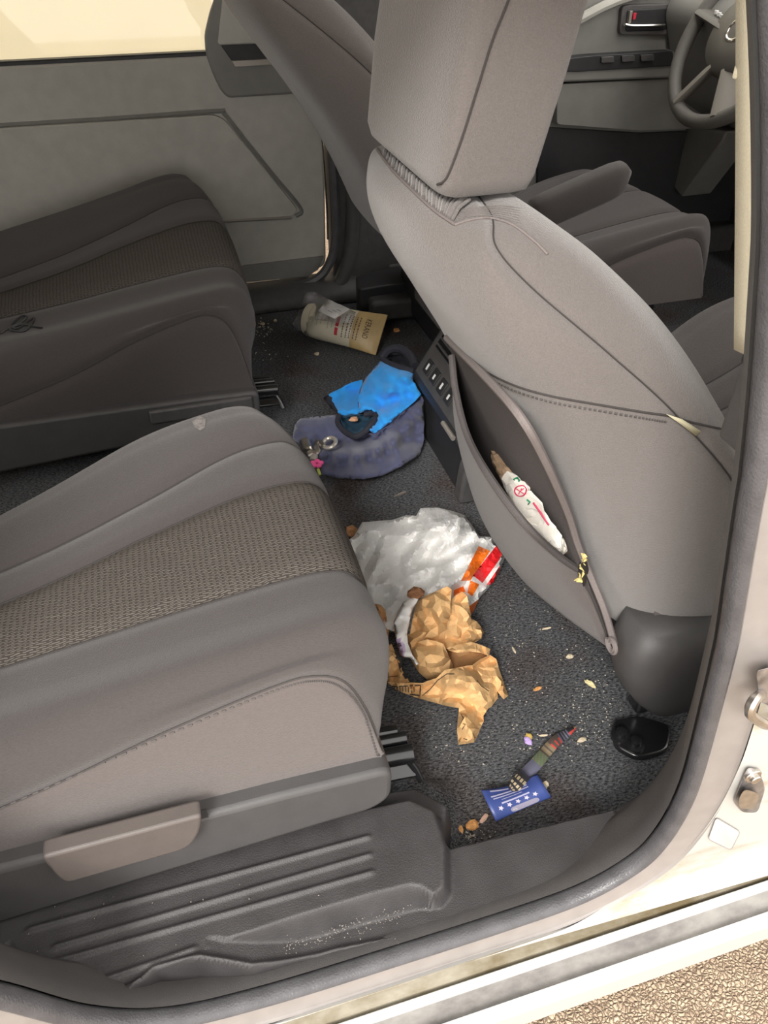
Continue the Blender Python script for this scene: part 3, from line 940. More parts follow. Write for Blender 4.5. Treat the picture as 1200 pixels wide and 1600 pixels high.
def cushion(parent, dx, dy, dz, mirror=None, centre=True):
    """seat cushion panels; rows run rear to front and over the front edge"""
    XS = np.array([-0.45, -0.22, -0.08, 0.03, 0.10, 0.138, 0.157, 0.156, 0.140])
    DZ = np.array([-0.075, -0.045, -0.022, -0.005, 0, -0.013, -0.055])
    spec = [  # y at the nine stations (or constant), top z, shrink of the front
        ([.455]*9, 'base', .028),
        ([.456, .458, .462, .466, .466, .463, .460, .458, .456], 'seam', .0),
        ([.470, .474, .478, .480, .482, .486, .490, .488, .486], .338, .016),
        ([.515, .508, .505, .504, .508, .512, .516, .514, .512], .353, .004),
        ([.555, .550, .547, .546, .548, .550, .552, .552, .552], .341, .001),
        ([.600, .600, .598, .596, .596, .596, .598, .600, .602], .335, .0),
        ([.635, .650, .672, .678, .680, .680, .680, .682, .684], .337, .0),
        ([.668, .702, .735, .757, .763, .766, .766, .766, .766], .335, .002),
        ([.715, .762, .805, .848, .860, .864, .862, .858, .852], .334, .012),
        ([.765, .855, .915, .930, .928, .924, .918, .910, .900], .338, .032),
        ([.800, .905, .968, .980, .976, .968, .960, .950, .940], .305, .050),
        ([.805, .912, .976, .988, .984, .974, .964, .954, .944], .105, .052),
    ]
    rows = []
    for ys_, zt, sh in spec:
        x = XS.copy(); x[5:] -= sh; x[4] -= sh*0.7; x[3] -= sh*0.25
        if zt == 'base':
            z = np.full(9, 0.178)
            x = np.array([-0.45, -0.22, -0.08, 0.03, 0.08, 0.105, 0.118, 0.126, 0.128])
        elif zt == 'seam':
            x = np.array([-0.45, -0.22, -0.08, 0.03, 0.070, 0.097, 0.116, 0.127, 0.130])
            z = np.array([0.20, 0.250, 0.293, 0.318, 0.318, 0.302, 0.260, 0.215, 0.184])
        else:
            z = np.empty(9); z[:7] = zt+DZ
            z[8] = 0.165; z[7] = (z[6]*0.55+0.165*0.45)
            if zt < 0.2: z[:] = zt
            elif zt < 0.32: z[4:] = [zt, zt-0.012, zt-0.04, zt-0.08, 0.165]
        r = np.stack([x, np.array(ys_, float), z], 1)
        if mirror is not None:
            k_ = len(rows)
            if k_ >= 9:
                r[0, 1] = r[2, 1]-0.03; r[1, 1] = r[2, 1]-0.01
            if zt == 'base': r[:, 2] = 0.125
            elif zt == 'seam': r[:, 2] = 0.125+(r[:, 2]-0.178)*1.25-0.02
            else:
                w_ = np.clip((r[:, 2]-0.17)/0.12, 0, 1)
                r[:, 2] += w_*(0.16*(far_y(r[:, 1])-1.62)-(0.012 if k_ in (2, 3, 4) else 0))
            r[:, 1] = far_y(r[:, 1])
        rows.append(r+[dx, dy, dz])
    pan = [('side_panel', 0, 1), ('side_bolster', 1, 5), ('centre_insert', 5, 7), ('inner_strip', 7, 8), ('inner_bolster', 8, 11)]
    if not centre: pan[2] = ('centre_panel', 5, 7)
    mts = [M['fabric_side'] if mirror is None else M['fabric'], M['fabric'], M['insert'] if centre else M['fabric'], M['fabric'], M['fabric']]
    out, G, Nn, ts = surf_panels(rows, pan, [1, 5, 7, 8], mts, parent, ns=56, groove=0.005, gw=0.009)
    # close the underside and the back end so the cushion is a solid volume
    a, b = G[0], G[-1]
    V = np.concatenate([a, b]); n = len(a)
    Fc = [[i, i+1, i+1+n, i+n] for i in range(n-1)]
    obj('underside', V, Fc, M['plastic_dark'], parent)
    e = G[:, 0]; m = len(e)
    V = np.concatenate([e, [[e[:, 0].mean(), e[:, 1].mean(), e[:, 2].min()]]])
    obj('rear_edge', V, [[i, i+1, m] for i in range(m-1)], M['fabric'], parent)
    return G, bvh_of(G)


def stitch_line(bv, L, n, parent, w=0.0011, name='stitching'):
    """dashed thread along a surveyed line on a surface"""
    P = hits(bv, L, n*2, 0.0008)
    parts = []
    for i in range(0, len(P)-1, 2):
        parts.append(tube(P[i:i+2], w, 4))
    if parts: obj(name, *merge(*parts), M['stitch'], parent)


def second_row(mirror, label):
    cy = 0.72 if mirror is None else 1.67
    t = thing('rear_seat', label, 'car seat', (-0.15, cy, 0.0), 'second row seats')
    G, bv = cushion(t, 0, 0, 0, mirror)
    s = (lambda y: y) if mirror is None else far_y
    # plastic side base with its rounded front end
    zo = 0.0 if mirror is None else -0.055
    prof = round_poly([(-0.50, 0.080+zo), (0.060, 0.112+zo), (0.112, 0.113+zo), (0.134, 0.128+zo), (0.136, 0.182+zo), (0.02, 0.186+zo), (-0.50, 0.190+zo)], [0.01, 0.02, 0.02, 0.02, 0.018, 0.01, 0.01], 6)
    tr = obj('side_trim', *prism(prof, 'y', s(0.436), s(0.505)), M['plastic_grey'], t, bevel=0.007)
    if mirror is None:
        L = [pd(u, v_, 0.424) for u, v_ in [(64, 1336), (315, 1270), (313, 1296), (296, 1322), (102, 1377), (88, 1366)]]
        obj('recline_lever', *prism(round_poly(L, [0.006, 0.006, 0.02, 0.02, 0.01, 0.006], 6), 'y', s(0.440), s(0.421)), M['handle'], t, bevel=0.006)
        # slot above the lever
        L = [pd(u, v_, 0.4355) for u, v_ in [(70, 1336), (322, 1264), (326, 1276), (86, 1344)]]
        obj('lever_slot', *prism(L, 'y', s(0.4362), s(0.4350)), M['plastic_dark'], tr)
    else:
        obj('trim_ledge', *box((0.02, s(0.432), 0.108), (0.20, 0.012, 0.030)), M['plastic'], tr, bevel=0.005)
    # inboard trim with a low ledge
    zb = 0.045
    prof = round_poly([(-0.50, zb), (0.10, zb), (0.125, zb+0.015), (0.122, 0.125), (-0.50, 0.140)], [.01, .02, .02, .02, .01], 5)
    it = obj('inner_trim', *prism(prof, 'y', s(0.950), s(0.992)), M['plastic_grey'], t, bevel=0.005)
    obj('inner_ledge', *box((-0.02, s(0.993), zb+0.022), (0.17, 0.010, 0.018)), M['plastic'], it, bevel=0.004)
    obj('base', *box((-0.18, s(0.72), 0.085), (0.56, 0.42, 0.13)), M['plastic_dark'], t, bevel=0.01)
    # sliding rail showing in front of the base
    for oy in (0.0, 0.375):
        def q(u, v_, z):
            p = pz(u, v_, z); return (p[0], s(p[1]+oy), p[2])
        c0, c1 = q(520, 1222, .045), q(648, 1196, .045)
        rl = obj('rail', *tube([c0, c1], 0.017, 4, flat=0.8), M['gloss_black'], t, bevel=0.003)
        obj('rail_tube', *tube([q(540, 1196, .074), q(644, 1176, .074)], 0.0125, 14), M['gloss_black'], rl)
        obj('rail_tube', *tube([q(550, 1168, .082), q(634, 1152, .082)], 0.0080, 12), M['gloss_black'], rl)
        obj('rail_flange', *tube([q(545, 1152, .086), q(620, 1139, .086)], 0.0065, 6, flat=0.5), M['gloss_black'], rl)
        obj('rail_stop', *tube([q(640, 1190, .060), q(650, 1203, .048), q(658, 1220, .036)], 0.0055, 8, flat=0.6), M['gloss_black'], rl)
    # backrest
    loops = []
    for z, x, hx, hy in [(0.24, -0.47, .06, .20), (0.30, -0.48, .075, .25), (0.45, -0.52, .075, .265), (0.65, -0.575, .065, .255), (0.80, -0.62, .05, .22), (0.85, -0.64, .03, .17), (0.86, -0.645, .01, .1)]:
        loops.append(superloop(x, cy, hx, hy, z, 3.5))
    obj('backrest', *loops_solid(loops), M['fabric'], t, smooth='full')
    loops = [superloop(-0.665+dx, cy, hx, hy, z, 4) for z, dx, hx, hy in [(0.885, 0, .03, .10), (0.90, 0, .045, .12), (0.98, .005, .05, .125), (1.05, .01, .045, .12), (1.065, .01, .02, .09)]]
    obj('headrest', *loops_solid(loops), M['fabric'], t, smooth='full')
    return t, bv


near_seat, near_bv = second_row(None, 'nearer second row seat with grey fabric cushion, woven centre panel and plastic recline lever')
stitch_line(near_bv, [(0, 1262), (250, 1153), (430, 1079), (498, 1064), (538, 1078), (567, 1114), (590, 1180)], 90, near_seat)
far_seat, far_bv = second_row(1.245, 'farther second row seat with dark grey fabric cushion beside the closed door')

# white rubbed mark on the near cushion and little lint flecks are wear marks
P = [q for q in (hit(near_bv, u, v_, 0.0009) for u, v_ in [(301, 652), (312, 650), (322, 656), (321, 668), (314, 674), (305, 668), (300, 660)]) if q is not None]
if len(P) > 4: o = obj('scuff_mark', np.array(P), [list(range(len(P)))], mat('pale_scuff', (0.30, 0.28, 0.27), 0.95, col2=(0.17, 0.15, 0.148), mix_scale=180), near_seat)


# ------------------------------------------------------------------ front seats
ZS = np.array([0.19, 0.30, 0.42, 0.52, 0.59, 0.640, 0.666, 0.679, 0.683])
XR = np.array([0.455, 0.420, 0.365, 0.305, 0.262, 0.246, 0.253, 0.275, 0.295])
XF = np.array([0.600, 0.575, 0.540, 0.472, 0.415, 0.362, 0.328, 0.312, 0.300])
HW = np.array([0.270, 0.283, 0.283, 0.268, 0.243, 0.207, 0.176, 0.130, 0.03])
SF = np.array([0.80, 0.84, 0.86, 0.75, 0.60, 0.42, 0.28, 0.30, 0.4])


def front_back(parent, dx, yc, dz=0.0, lean=0.0):
    def row(fy, fx, ex):
        return np.stack([XR+(XF-XR)*fx+ex*np.clip((0.712-ZS)/0.05, 0, 1)+dx, yc+fy*HW, ZS], 1)
    near = [row(0, 0, -0.016), row(-0.45, 0, -0.012), row(-0.78, 0.02, 0.002), row(-0.95, 0.22, 0), row(-1.0, 0, 0), row(-0.97, 0.97, 0), row(-0.75, 1.0, 0.018), row(-0.35, 1.0, -0.010), row(0, 1.0, -0.02)]
    near[4] = np.stack([XR+(XF-XR)*SF+dx, yc-HW*(0.96+0.04*(ZS < 0.6)), ZS], 1)
    near[3] = np.stack([XR+(XF-XR)*SF*0.42+dx, yc-0.93*HW, ZS], 1)
    far = [np.stack([r[:, 0], 2*yc-r[:, 1], r[:, 2]], 1) for r in near]
    for r in near+far:
        r[:, 0] += lean*(r[:, 2]-0.19); r[:, 2] += dz
    rows = [far[4], far[3], far[2], far[1], near[0], near[1], near[2], near[3], near[4], near[5], near[6], near[7], near[8], far[7], far[6], far[5], far[4]]
    out, G, Nn, ts = surf_panels(rows, [('back_panel', 0, 8), ('front_panel', 8, 16)], [0, 8], [M['fabric_back'], M['fabric_back']], parent, ns=60, groove=0.003, gw=0.008, seam_r=0.0008)
    return G, bvh_of(G)


def headrest(parent, dx, yc, n=96, dz=0.0):
    loops = []
    for z, xc, hx, hy in [(0.684, .291, .036, .118), (0.688, .291, .044, .128), (0.700, .292, .048, .132), (0.78, .306, .053, .133), (0.86, .322, .055, .131), (0.92, .333, .052, .126), (0.955, .340, .042, .114), (0.968, .343, .020, .080)]:
        loops.append(superloop(xc+dx, yc+0.022, hx, hy, z+dz, 9.0, n))
    V, Fc = loops_solid(loops)
    h = obj('headrest', V, Fc, M['fabric_back'], parent, smooth='full')
    bv = BVHTree.FromPolygons([Vector(p) for p in V], Fc)
    for yy in (-0.05, 0.05):
        v, f = tube([(0.30+dx, yc+yy, 0.66+dz), (0.30+dx, yc+yy, 0.70+dz)], 0.006, 8); obj('headrest_post', v, f, M['chrome'], parent)
    return h, bv


YP = 0.765
seat = thing('front_seat', 'front passenger seat seen from behind, headrest and sagging pocket on its back', 'car seat', (0.55, YP, 0.0), 'front seats')
Gp, bvp = front_back(seat, 0.0, YP)
hr, bvh_ = headrest(seat, 0.0, YP)
# headrest seam from the top to the lower rear corner
P = hits(bvh_, [(845, -150), (822, -80), (793, 2), (770, 60), (748, 130), (725, 205), (704, 265), (694, 283), (684, 288)], 70, 0.0006)
v, f = tube(P, 0.0011, 6); obj('seam', v, f, M['seam'], hr)
# seams on the back
for L in ([(700, 542), (745, 572), (800, 600), (860, 618), (930, 631), (1000, 643), (1045, 650), (1090, 662), (1135, 672)],):
    P = hits(bvp, L, 50, 0.0004)
    v, f = tube(P, 0.0011, 6); obj('seam', v, f, M['seam'], seat)
stitch_line(bvp, [(760, 588), (800, 608), (860, 627), (930, 640), (1000, 652), (1040, 659)], 46, seat)
P = hits(bvp, [(575, 182), (584, 222), (610, 262), (645, 298), (680, 330), (712, 352)], 60, 0.0008)
v, f = tube(P, 0.0018, 6); obj('seam', v, f, M['piping'], seat)
P = hits(bvp, [(712, 352), (735, 345), (765, 342), (800, 352), (835, 378), (855, 398)], 40, 0.0008)
v, f = tube(P, 0.0014, 6); obj('seam', v, f, M['piping'], seat)
# gathered elastic band below the headrest: pleats
n = 34
La = smooth_path([(577, 180), (588, 218), (612, 258), (646, 294), (681, 327), (708, 346)], n)
Lb = smooth_path([(583, 172), (598, 205), (624, 240), (655, 270), (690, 296), (735, 318)], n)
pleats = []
for i in range(n):
    a, b = hit(bvp, *La[i], 0.002), hit(bvp, *Lb[i], 0.004)
    if a is None or b is None or np.linalg.norm(a-b) > 0.08: continue
    pleats.append(tube([a, (a+b)/2+np.array([-0.002, 0, 0.002]), b], 0.0017+0.0006*((i*7) % 3), 6))
for q in pleats: obj('pleat', *q, M['fabric_back'], seat)
for i in range(7):
    t0 = i/6
    P = hits(bvp, [(706+6*t0, 330+16*t0), (740, 326+12*t0), (780, 322+18*t0), (815, 326+24*t0)], 14, 0.0004)
    if len(P) > 3: obj('gathered_fold', *tube(P, 0.0010, 5, taper=np.sin(np.linspace(0.25, math.pi-0.05, len(P)))), M['fabric_back'], seat)


def onback(u, v, gap):
    x = 0.35
    for _ in range(30):
        p = px(u, v, x)
        x = 0.6*x+0.4*(float(np.interp(p[2], ZS, XR))-0.012-gap)
    return px(u, v, x)


# pocket: sagging front sheet with a hemmed edge
Tt = [(706, 556), (712, 610), (730, 680), (765, 745), (820, 818), (870, 866), (908, 893)]
Bt = [(712, 620), (724, 690), (752, 770), (775, 840), (815, 905), (875, 958), (952, 1013)]
gT = [0.012, 0.035, 0.055, 0.062, 0.055, 0.032, 0.004]
gB = [0.020, 0.022, 0.022, 0.020, 0.016, 0.012, 0.004]
ns_ = 40
T3 = smooth_path([onback(u, v_, g) for (u, v_), g in zip(Tt, gT)], ns_)
B3 = smooth_path([onback(u, v_, g) for (u, v_), g in zip(Bt, gB)], ns_)
rowsP = []
for k in np.linspace(0, 1, 14):
    r = T3*(1-k)+B3*k
    r = r+np.array([-0.018*math.sin(math.pi*k), 0, 0])*np.sin(np.linspace(0, math.pi, ns_))[:, None]
    rowsP.append(r)
# turn under and meet the seat back
back = np.array([[p[0]+0.035, p[1], p[2]+0.006] for p in B3])
rowsP.append(B3*0.5+back*0.5+np.array([0, 0, -0.006])); rowsP.append(back)
pk = obj('pocket', np.concatenate(rowsP), grid_faces(len(rowsP), ns_), M['fabric_side'], seat, smooth='full', solid=0.003)
v, f = tube(T3, 0.0045, 8); obj('pocket_hem', v, f, M['fabric_dark'], pk)
# dark lining on the seat back inside the pocket mouth
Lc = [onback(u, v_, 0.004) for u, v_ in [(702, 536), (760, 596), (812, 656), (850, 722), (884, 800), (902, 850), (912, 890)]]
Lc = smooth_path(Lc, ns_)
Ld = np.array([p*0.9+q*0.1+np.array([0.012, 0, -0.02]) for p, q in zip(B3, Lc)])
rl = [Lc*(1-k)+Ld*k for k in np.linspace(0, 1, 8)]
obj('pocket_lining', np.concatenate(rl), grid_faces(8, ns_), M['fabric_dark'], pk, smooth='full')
P = [onback(u, v_, 0.006) for u, v_ in [(698, 528), (760, 590), (812, 650), (850, 716), (886, 797), (903, 850), (923, 900), (944, 952), (960, 1006)]]
v, f = tube(smooth_path(P, 60), 0.0042, 8); obj('pocket_piping', v, f, M['piping'], seat)
P = [onback(u, v_, 0.004) for u, v_ in [(908, 893), (930, 940), (946, 985), (952, 1013)]]
v, f = tube(smooth_path(P, 20), 0.0022, 6); obj('seam', v, f, M['seam'], seat)
# curled hem end at the lower corner
P0 = onback(956, 1008, 0.012)
th = np.linspace(0, 4*math.pi, 40)
v, f = tube(np.stack([P0[0]+0*th, P0[1]+(0.004+0.0006*th)*np.cos(th), P0[2]+(0.004+0.0006*th)*np.sin(th)], 1), 0.0022, 6); obj('rolled_hem', v, f, M['piping'], seat)
# torn corner with foam tufts
rnd = random.Random(5)
tufts = []
for i in range(16):
    t0 = i/15
    c0 = onback(913-6*t0+rnd.uniform(-4, 4), 872+42*t0+rnd.uniform(-4, 4), 0.010)
    d0 = np.array([rnd.uniform(-.006, -.001), rnd.uniform(-.006, .006), rnd.uniform(-.007, .007)])
    tufts.append(tube([c0, c0+d0*0.5+[0, 0, .001], c0+d0], 0.0019, 5, taper=[1, .9, .3]))
obj('foam_tuft', *merge(*tufts), M['foam'], seat)
hl = [onback(u, v_, 0.009) for u, v_ in [(905, 880), (916, 872), (920, 890), (914, 915), (903, 925), (898, 910)]]
obj('torn_hole', np.array(hl), [list(range(6))], M['black_print'], seat)
# cream fabric tag stuck in the seam
P = [hit(bvp, *q, l) for q, l in [((1038, 645), .003), ((1064, 649), .005), ((1092, 667), .006), ((1086, 675), .005), ((1058, 661), .004)]]
if all(p is not None for p in P):
    o = obj('seam_tag', np.array(P), [list(range(5))], mat('cream_tag', (0.62, 0.58, 0.40), 0.8), seat, solid=0.001)
# cushion, base, hinge cover and floor foot
cushion(seat, 0.93, 0.055, 0.045, None, centre=False)
obj('base', *box((0.80, 0.77, 0.12), (0.52, 0.42, 0.16)), M['plastic_dark'], seat, bevel=0.02)
loops = []
for z, xc, hx, yc_, hy in [(0.036, .556, .026, .520, .022), (0.046, .553, .040, .519, .029), (0.080, .543, .058, .516, .035), (0.120, .533, .074, .512, .040), (0.165, .526, .084, .508, .043), (0.205, .524, .086, .506, .044), (0.235, .53, .080, .51, .040)]:
    loops.append(superloop(xc, yc_, hx, hy, z, 3.2, 40))
hc = obj('hinge_cover', *loops_solid(loops), M['plastic_grey'], seat, smooth='full')
P = [py(u, v_, 0.478) for u, v_ in [(1013, 998), (1000, 1012), (992, 1028), (990, 1045)]]
ft = obj('floor_foot', *prism(round_poly([pz(u, v_, 0.02)[:2] for u, v_ in [(957, 1120), (1000, 1112), (1052, 1128), (1045, 1168), (1000, 1180), (962, 1160)]], 0.012), 'z', 0.002, 0.013), M['gloss_black'], seat, bevel=0.003)
obj('foot_post', *box((0.545, 0.535, 0.045), (0.07, 0.03, 0.06)), M['gloss_black'], seat, bevel=0.008)
for (u, v_) in [(994, 1156), (972, 1142)]:
    c = pz(u, v_, 0.024)
    loops = [superloop(c[0], c[1], r_, r_, z, 2, 16) for r_, z in [(.013, .010), (.013, .016), (.008, .017), (.0075, .024), (.003, .025)]]
    obj('bolt', *loops_solid(loops), M['gloss_black'], ft)

# driver seat
YD = 1.725
drv = thing('front_seat', 'driver seat with fold-down armrest, partly hidden behind the passenger headrest', 'car seat', (0.62, YD, 0.0), 'front seats')
front_back(drv, 0.015, YD, 0.135, -0.13)
headrest(drv, -0.03, YD, dz=0.14)
Gd, bvd = cushion(drv, 1.045, 0.955, -0.01, None, centre=False)
obj('base', *box((0.86, 1.70, 0.10), (0.52, 0.42, 0.16)), M['plastic_dark'], drv, bevel=0.02)
loops = []
ax = np.linspace(0, 1, 12)
pa, pb = py(815, 345, 1.40), py(985, 270, 1.40)
for k in ax:
    c = pa+(pb-pa)*k
    s_ = math.sqrt(max(0.02, 1-(2*k-1)**8))
    th = np.linspace(0, 2*math.pi, 25)[:-1]
    ca, sa = np.cos(th), np.sin(th)
    loops.append(np.stack([np.full(24, c[0]), c[1]+0.03*s_*np.sign(ca)*abs(ca)**.6, c[2]+0.032*s_*np.sign(sa)*abs(sa)**.6], 1))
obj('armrest', *loops_solid(loops), M['fabric'], drv, smooth='full')
# far foot of the driver seat rail seen beyond the lotion tube
ff = obj('rail_cover', *prism(round_poly([tuple(pz(u, v_, 0.06)[:2]) for u, v_ in [(568, 458), (640, 448), (652, 475), (580, 482)]], 0.015), 'z', 0.02, 0.075), M['plastic'], drv, bevel=0.012)
obj('rail_cover', *prism(round_poly([tuple(pz(u, v_, 0.10)[:2]) for u, v_ in [(555, 430), (625, 415), (640, 440), (560, 452)]], 0.015), 'z', 0.0, 0.10), M['plastic_dark'], drv, bevel=0.012)
# ================================================================== FITTINGS
con = thing('centre_console', 'dark grey centre console with rear vents and buttons between the front seats', 'console', (0.75, 1.20, 0.0))
prof = round_poly([(0.462, 0.0), (0.468, 0.105), (0.449, 0.118), (0.452, 0.132), (0.535, 0.262), (0.60, 0.285), (0.68, 0.27), (0.72, 0.15), (1.30, 0.15), (1.30, 0.0)], [.005, .005, .006, .008, .03, .03, .03, .03, .03, .005], 5)
obj('body', *prism(prof, 'y', 1.075, 1.335), M['plastic_dark'], con, bevel=0.006)
def slope(s, y, lift=0.0):          # s 0..1 up the sloping rear face
    a, b = np.array([0.452, 0.132]), np.array([0.530, 0.254])
    n = np.array([-(b-a)[1], (b-a)[0]]); n /= np.linalg.norm(n)
    p = a+(b-a)*s+n*lift
    return (p[0], y, p[1])
def slope_plate(name, s0, s1, y0, y1, l0, l1, m, parent, bevel=0.002):
    q = [(s0, y0), (s0, y1), (s1, y1), (s1, y0)]
    V = [slope(s, y, l0) for s, y in q]+[slope(s, y, l1) for s, y in q]
    return obj(name, V, [[0, 1, 2, 3], [7, 6, 5, 4]]+[[i, (i+1) % 4, (i+1) % 4+4, i+4] for i in range(4)], m, parent, bevel=bevel)
pan = slope_plate('rear_panel', 0.03, 0.99, 1.085, 1.325, -0.004, 0.004, M['plastic'], con, 0.004)
for y0 in (1.098, 1.210):
    slope_plate('vent', 0.50, 0.93, y0, y0+0.098, 0.0, 0.005, M['gloss_black'], pan, 0.002)
    for k in range(4):
        slope_plate('vent_slat', 0.55+0.09*k, 0.58+0.09*k, y0+0.006, y0+0.092, 0.003, 0.009, M['plastic'], pan, 0.001)
    v, f = tube([slope(0.95, y0, 0.006), slope(0.95, y0+0.098, 0.006)], 0.0022, 6); obj('vent_rim', v, f, M['silver'], pan)
for i, y0 in enumerate((1.285, 1.245, 1.205, 1.165)):
    slope_plate('button', 0.14, 0.34, y0-0.014, y0+0.014, 0.002, 0.007, M['plastic_dark'], pan, 0.002)
    slope_plate('button_mark', 0.20, 0.29-0.02*(i % 2), y0-0.003, y0+0.003, 0.007, 0.0076, M['white_print'], pan, 0)
v, f = tube([(0.447, 1.085, 0.126), (0.447, 1.140, 0.126)], 0.005, 8); obj('chrome_corner', v, f, M['silver'], con)
pf = round_poly([(0.45, 0.0), (0.458, 0.08), (0.475, 0.105), (0.62, 0.12), (0.62, 0.0)], 0.01)
obj('side_skirt', *prism(pf, 'y', 1.045, 1.078), M['plastic'], con, bevel=0.006)

# steering wheel
M['wheel_spoke'] = mat('steering_spoke', (0.27, 0.25, 0.22), 0.5)
cw = np.array([1.35, 1.715, 0.640]); tl = math.radians(27)
sw_ = thing('steering_wheel', 'grey steering wheel seen past the front passenger headrest', 'steering wheel', cw)
e1 = np.array([0, 1, 0.0]); e2 = np.array([math.sin(tl), 0, math.cos(tl)]); nn = np.array([-math.cos(tl), 0, math.sin(tl)])
th = np.linspace(0, 2*math.pi, 73)[:-1]
v, f = tube(cw+0.188*(np.cos(th)[:, None]*e1+np.sin(th)[:, None]*e2), 0.0165, 12, closed=True); obj('rim', v, f, M['wheel'], sw_)
loops = []
for r_, h_ in [(.080, -.05), (.098, -.02), (.100, 0.0), (.090, .018), (.04, .026), (.01, .028)]:
    loops.append(np.array([cw+nn*h_+r_*(math.cos(t)*e1+0.92*math.sin(t)*e2) for t in th]))
obj('hub', *loops_solid(loops), M['wheel_hub'], sw_, smooth='full')
for ang, mt, w_ in ((170, M['wheel_hub'], .030), (10, M['wheel_hub'], .030), (-60, M['wheel_spoke'], .032), (-120, M['wheel_spoke'], .032)):
    a = math.radians(ang); d_ = math.cos(a)*e1+math.sin(a)*e2
    P = [cw+d_*r_-nn*0.004 for r_ in (0.055, 0.10, 0.15, 0.185)]
    v, f = tube(P, w_, 10, flat=0.35); obj('spoke', v, f, mt, sw_)
for k in range(3):
    a = math.radians(12); d_ = math.cos(a)*e1+math.sin(a)*e2
    c = cw+d_*(0.095+0.014*k)+nn*0.012+e2*0.006
    obj('button', *box(c, (0.006, 0.010, 0.008)), M['white_print'], sw_, bevel=0.001)
th2 = np.linspace(0, 2*math.pi, 33)[:-1]
v, f = tube(cw+nn*0.026+0.026*(np.cos(th2)[:, None]*e1+np.sin(th2)[:, None]*e2*0.8), 0.004, 8, closed=True); obj('emblem_ring', v, f, M['chrome'], sw_)
v, f = tube([cw-nn*0.03, cw-nn*0.22], 0.035, 14); obj('column', v, f, M['plastic_dark'], sw_)

# front seat belt hanging down the pillar
bl = thing('seat_belt', 'cream seat belt webbing hanging vertically beside the door pillar', 'seat belt', py(1158, 548, 0.45))
La = smooth_path([np.array([0.285, 0.475, 1.10]), py(1153, -130, 0.465), py(1153, 0, 0.455), py(1152, 250, 0.45), py(1149, 545, 0.45)], 30)
Lb = smooth_path([np.array([0.275, 0.445, 1.10]), py(1194, -130, 0.438), py(1193, 0, 0.43), py(1190, 250, 0.425), py(1186, 562, 0.425)], 30)
V = np.concatenate([La, Lb])
obj('webbing', V, [[i, i+1, i+31, i+30] for i in range(29)], M['belt'], bl, solid=0.0015)
c = (La[-1]+Lb[-1])/2
obj('slot_trim', *box(c+np.array([0.01, 0, -0.006]), (0.02, 0.012, 0.008)), M['plastic_dark'], bl, bevel=0.003)
obj('belt_guide', *box(py(1186, 625, 0.425), (0.020, 0.045, 0.095)), M['pillar'], bl, bevel=0.006)
obj('shoulder_anchor', *box((0.285, 0.462, 1.10), (0.035, 0.06, 0.03)), M['plastic_dark'], bl, bevel=0.008)
b0 = py(1151, 112, 0.452)
obj('belt_stop', *box(b0, (0.003, 0.004, 0.008)), M['belt'], bl, bevel=0.002)

# ================================================================== THINGS LEFT ON THE FLOOR AND SEATS
# white plastic carrier bag with red and orange print
M['bag_white'] = mat('thin_white_plastic', (0.84, 0.83, 0.81), 0.35, var=0.05, vscale=14, bump=0.5, bscale=60)
bw = M['bag_white'].node_tree
bb = bw.nodes['Principled BSDF']; bb.inputs['Subsurface Weight'].default_value = 0.25; bb.inputs['Subsurface Radius'].default_value = (0.02, 0.02, 0.02); bb.inputs['Subsurface Scale'].default_value = 0.3
M['bag_orange'] = mat('orange_bag_print', (0.80, 0.17, 0.015), 0.35, bump=0.3, bscale=60)
M['bag_red'] = mat('red_bag_print', (0.72, 0.02, 0.025), 0.35, bump=0.3, bscale=60)
bag_out = [(536, 850, .006), (553, 838, .02), (566, 816, .035), (614, 812, .03), (635, 805, .02), (650, 806, .03), (657, 794, .05), (683, 793, .06), (709, 799, .06), (726, 805, .05), (737, 820, .05), (750, 838, .045), (770, 839, .04), (774, 851, .04), (789, 871, .02),
           (780, 893, .012), (770, 911, .008), (750, 933, .006), (737, 961, .005), (715, 985, .005), (650, 995, .005), (600, 985, .005), (560, 940, .005)]
regs = [(1, [(748, 853), (766, 861), (735, 907), (720, 908)]), (2, [(775, 853), (784, 866), (780, 875), (754, 911), (739, 899)]),
        (2, [(781, 884), (782, 892), (768, 914), (760, 914)]), (1, [(735, 907), (749, 913), (738, 932), (730, 926)]),
        (1, [(709, 922), (724, 916), (727, 924), (708, 941)]), (1, [(732, 948), (751, 934), (737, 962)])]
ctrl = [(590, 835, .06), (600, 850, .05), (640, 835, .03), (620, 870, .035), (640, 880, .05), (660, 870, .06), (690, 830, .085), (710, 830, .075), (700, 870, .05), (730, 860, .065), (760, 880, .04), (600, 900, .05), (640, 920, .045), (600, 940, .03), (690, 905, .05), (740, 920, .03), (700, 950, .03), (650, 970, .02), (555, 900, .03)]
ex = [p+[p[0]] for _, p in regs]
sh = Sheet(bag_out, ctrl, 4.2, 0.022, 11, waves=12, wl=(24, 110), extra=ex, fine=0.0005)
ob_ = sh.build('plastic_bag', [M['bag_white'], M['bag_orange'], M['bag_red']], regs, smooth=False, solid=0.0004)
tag(ob_, 'crumpled white plastic carrier bag with red and orange print on the carpet', 'plastic bag')

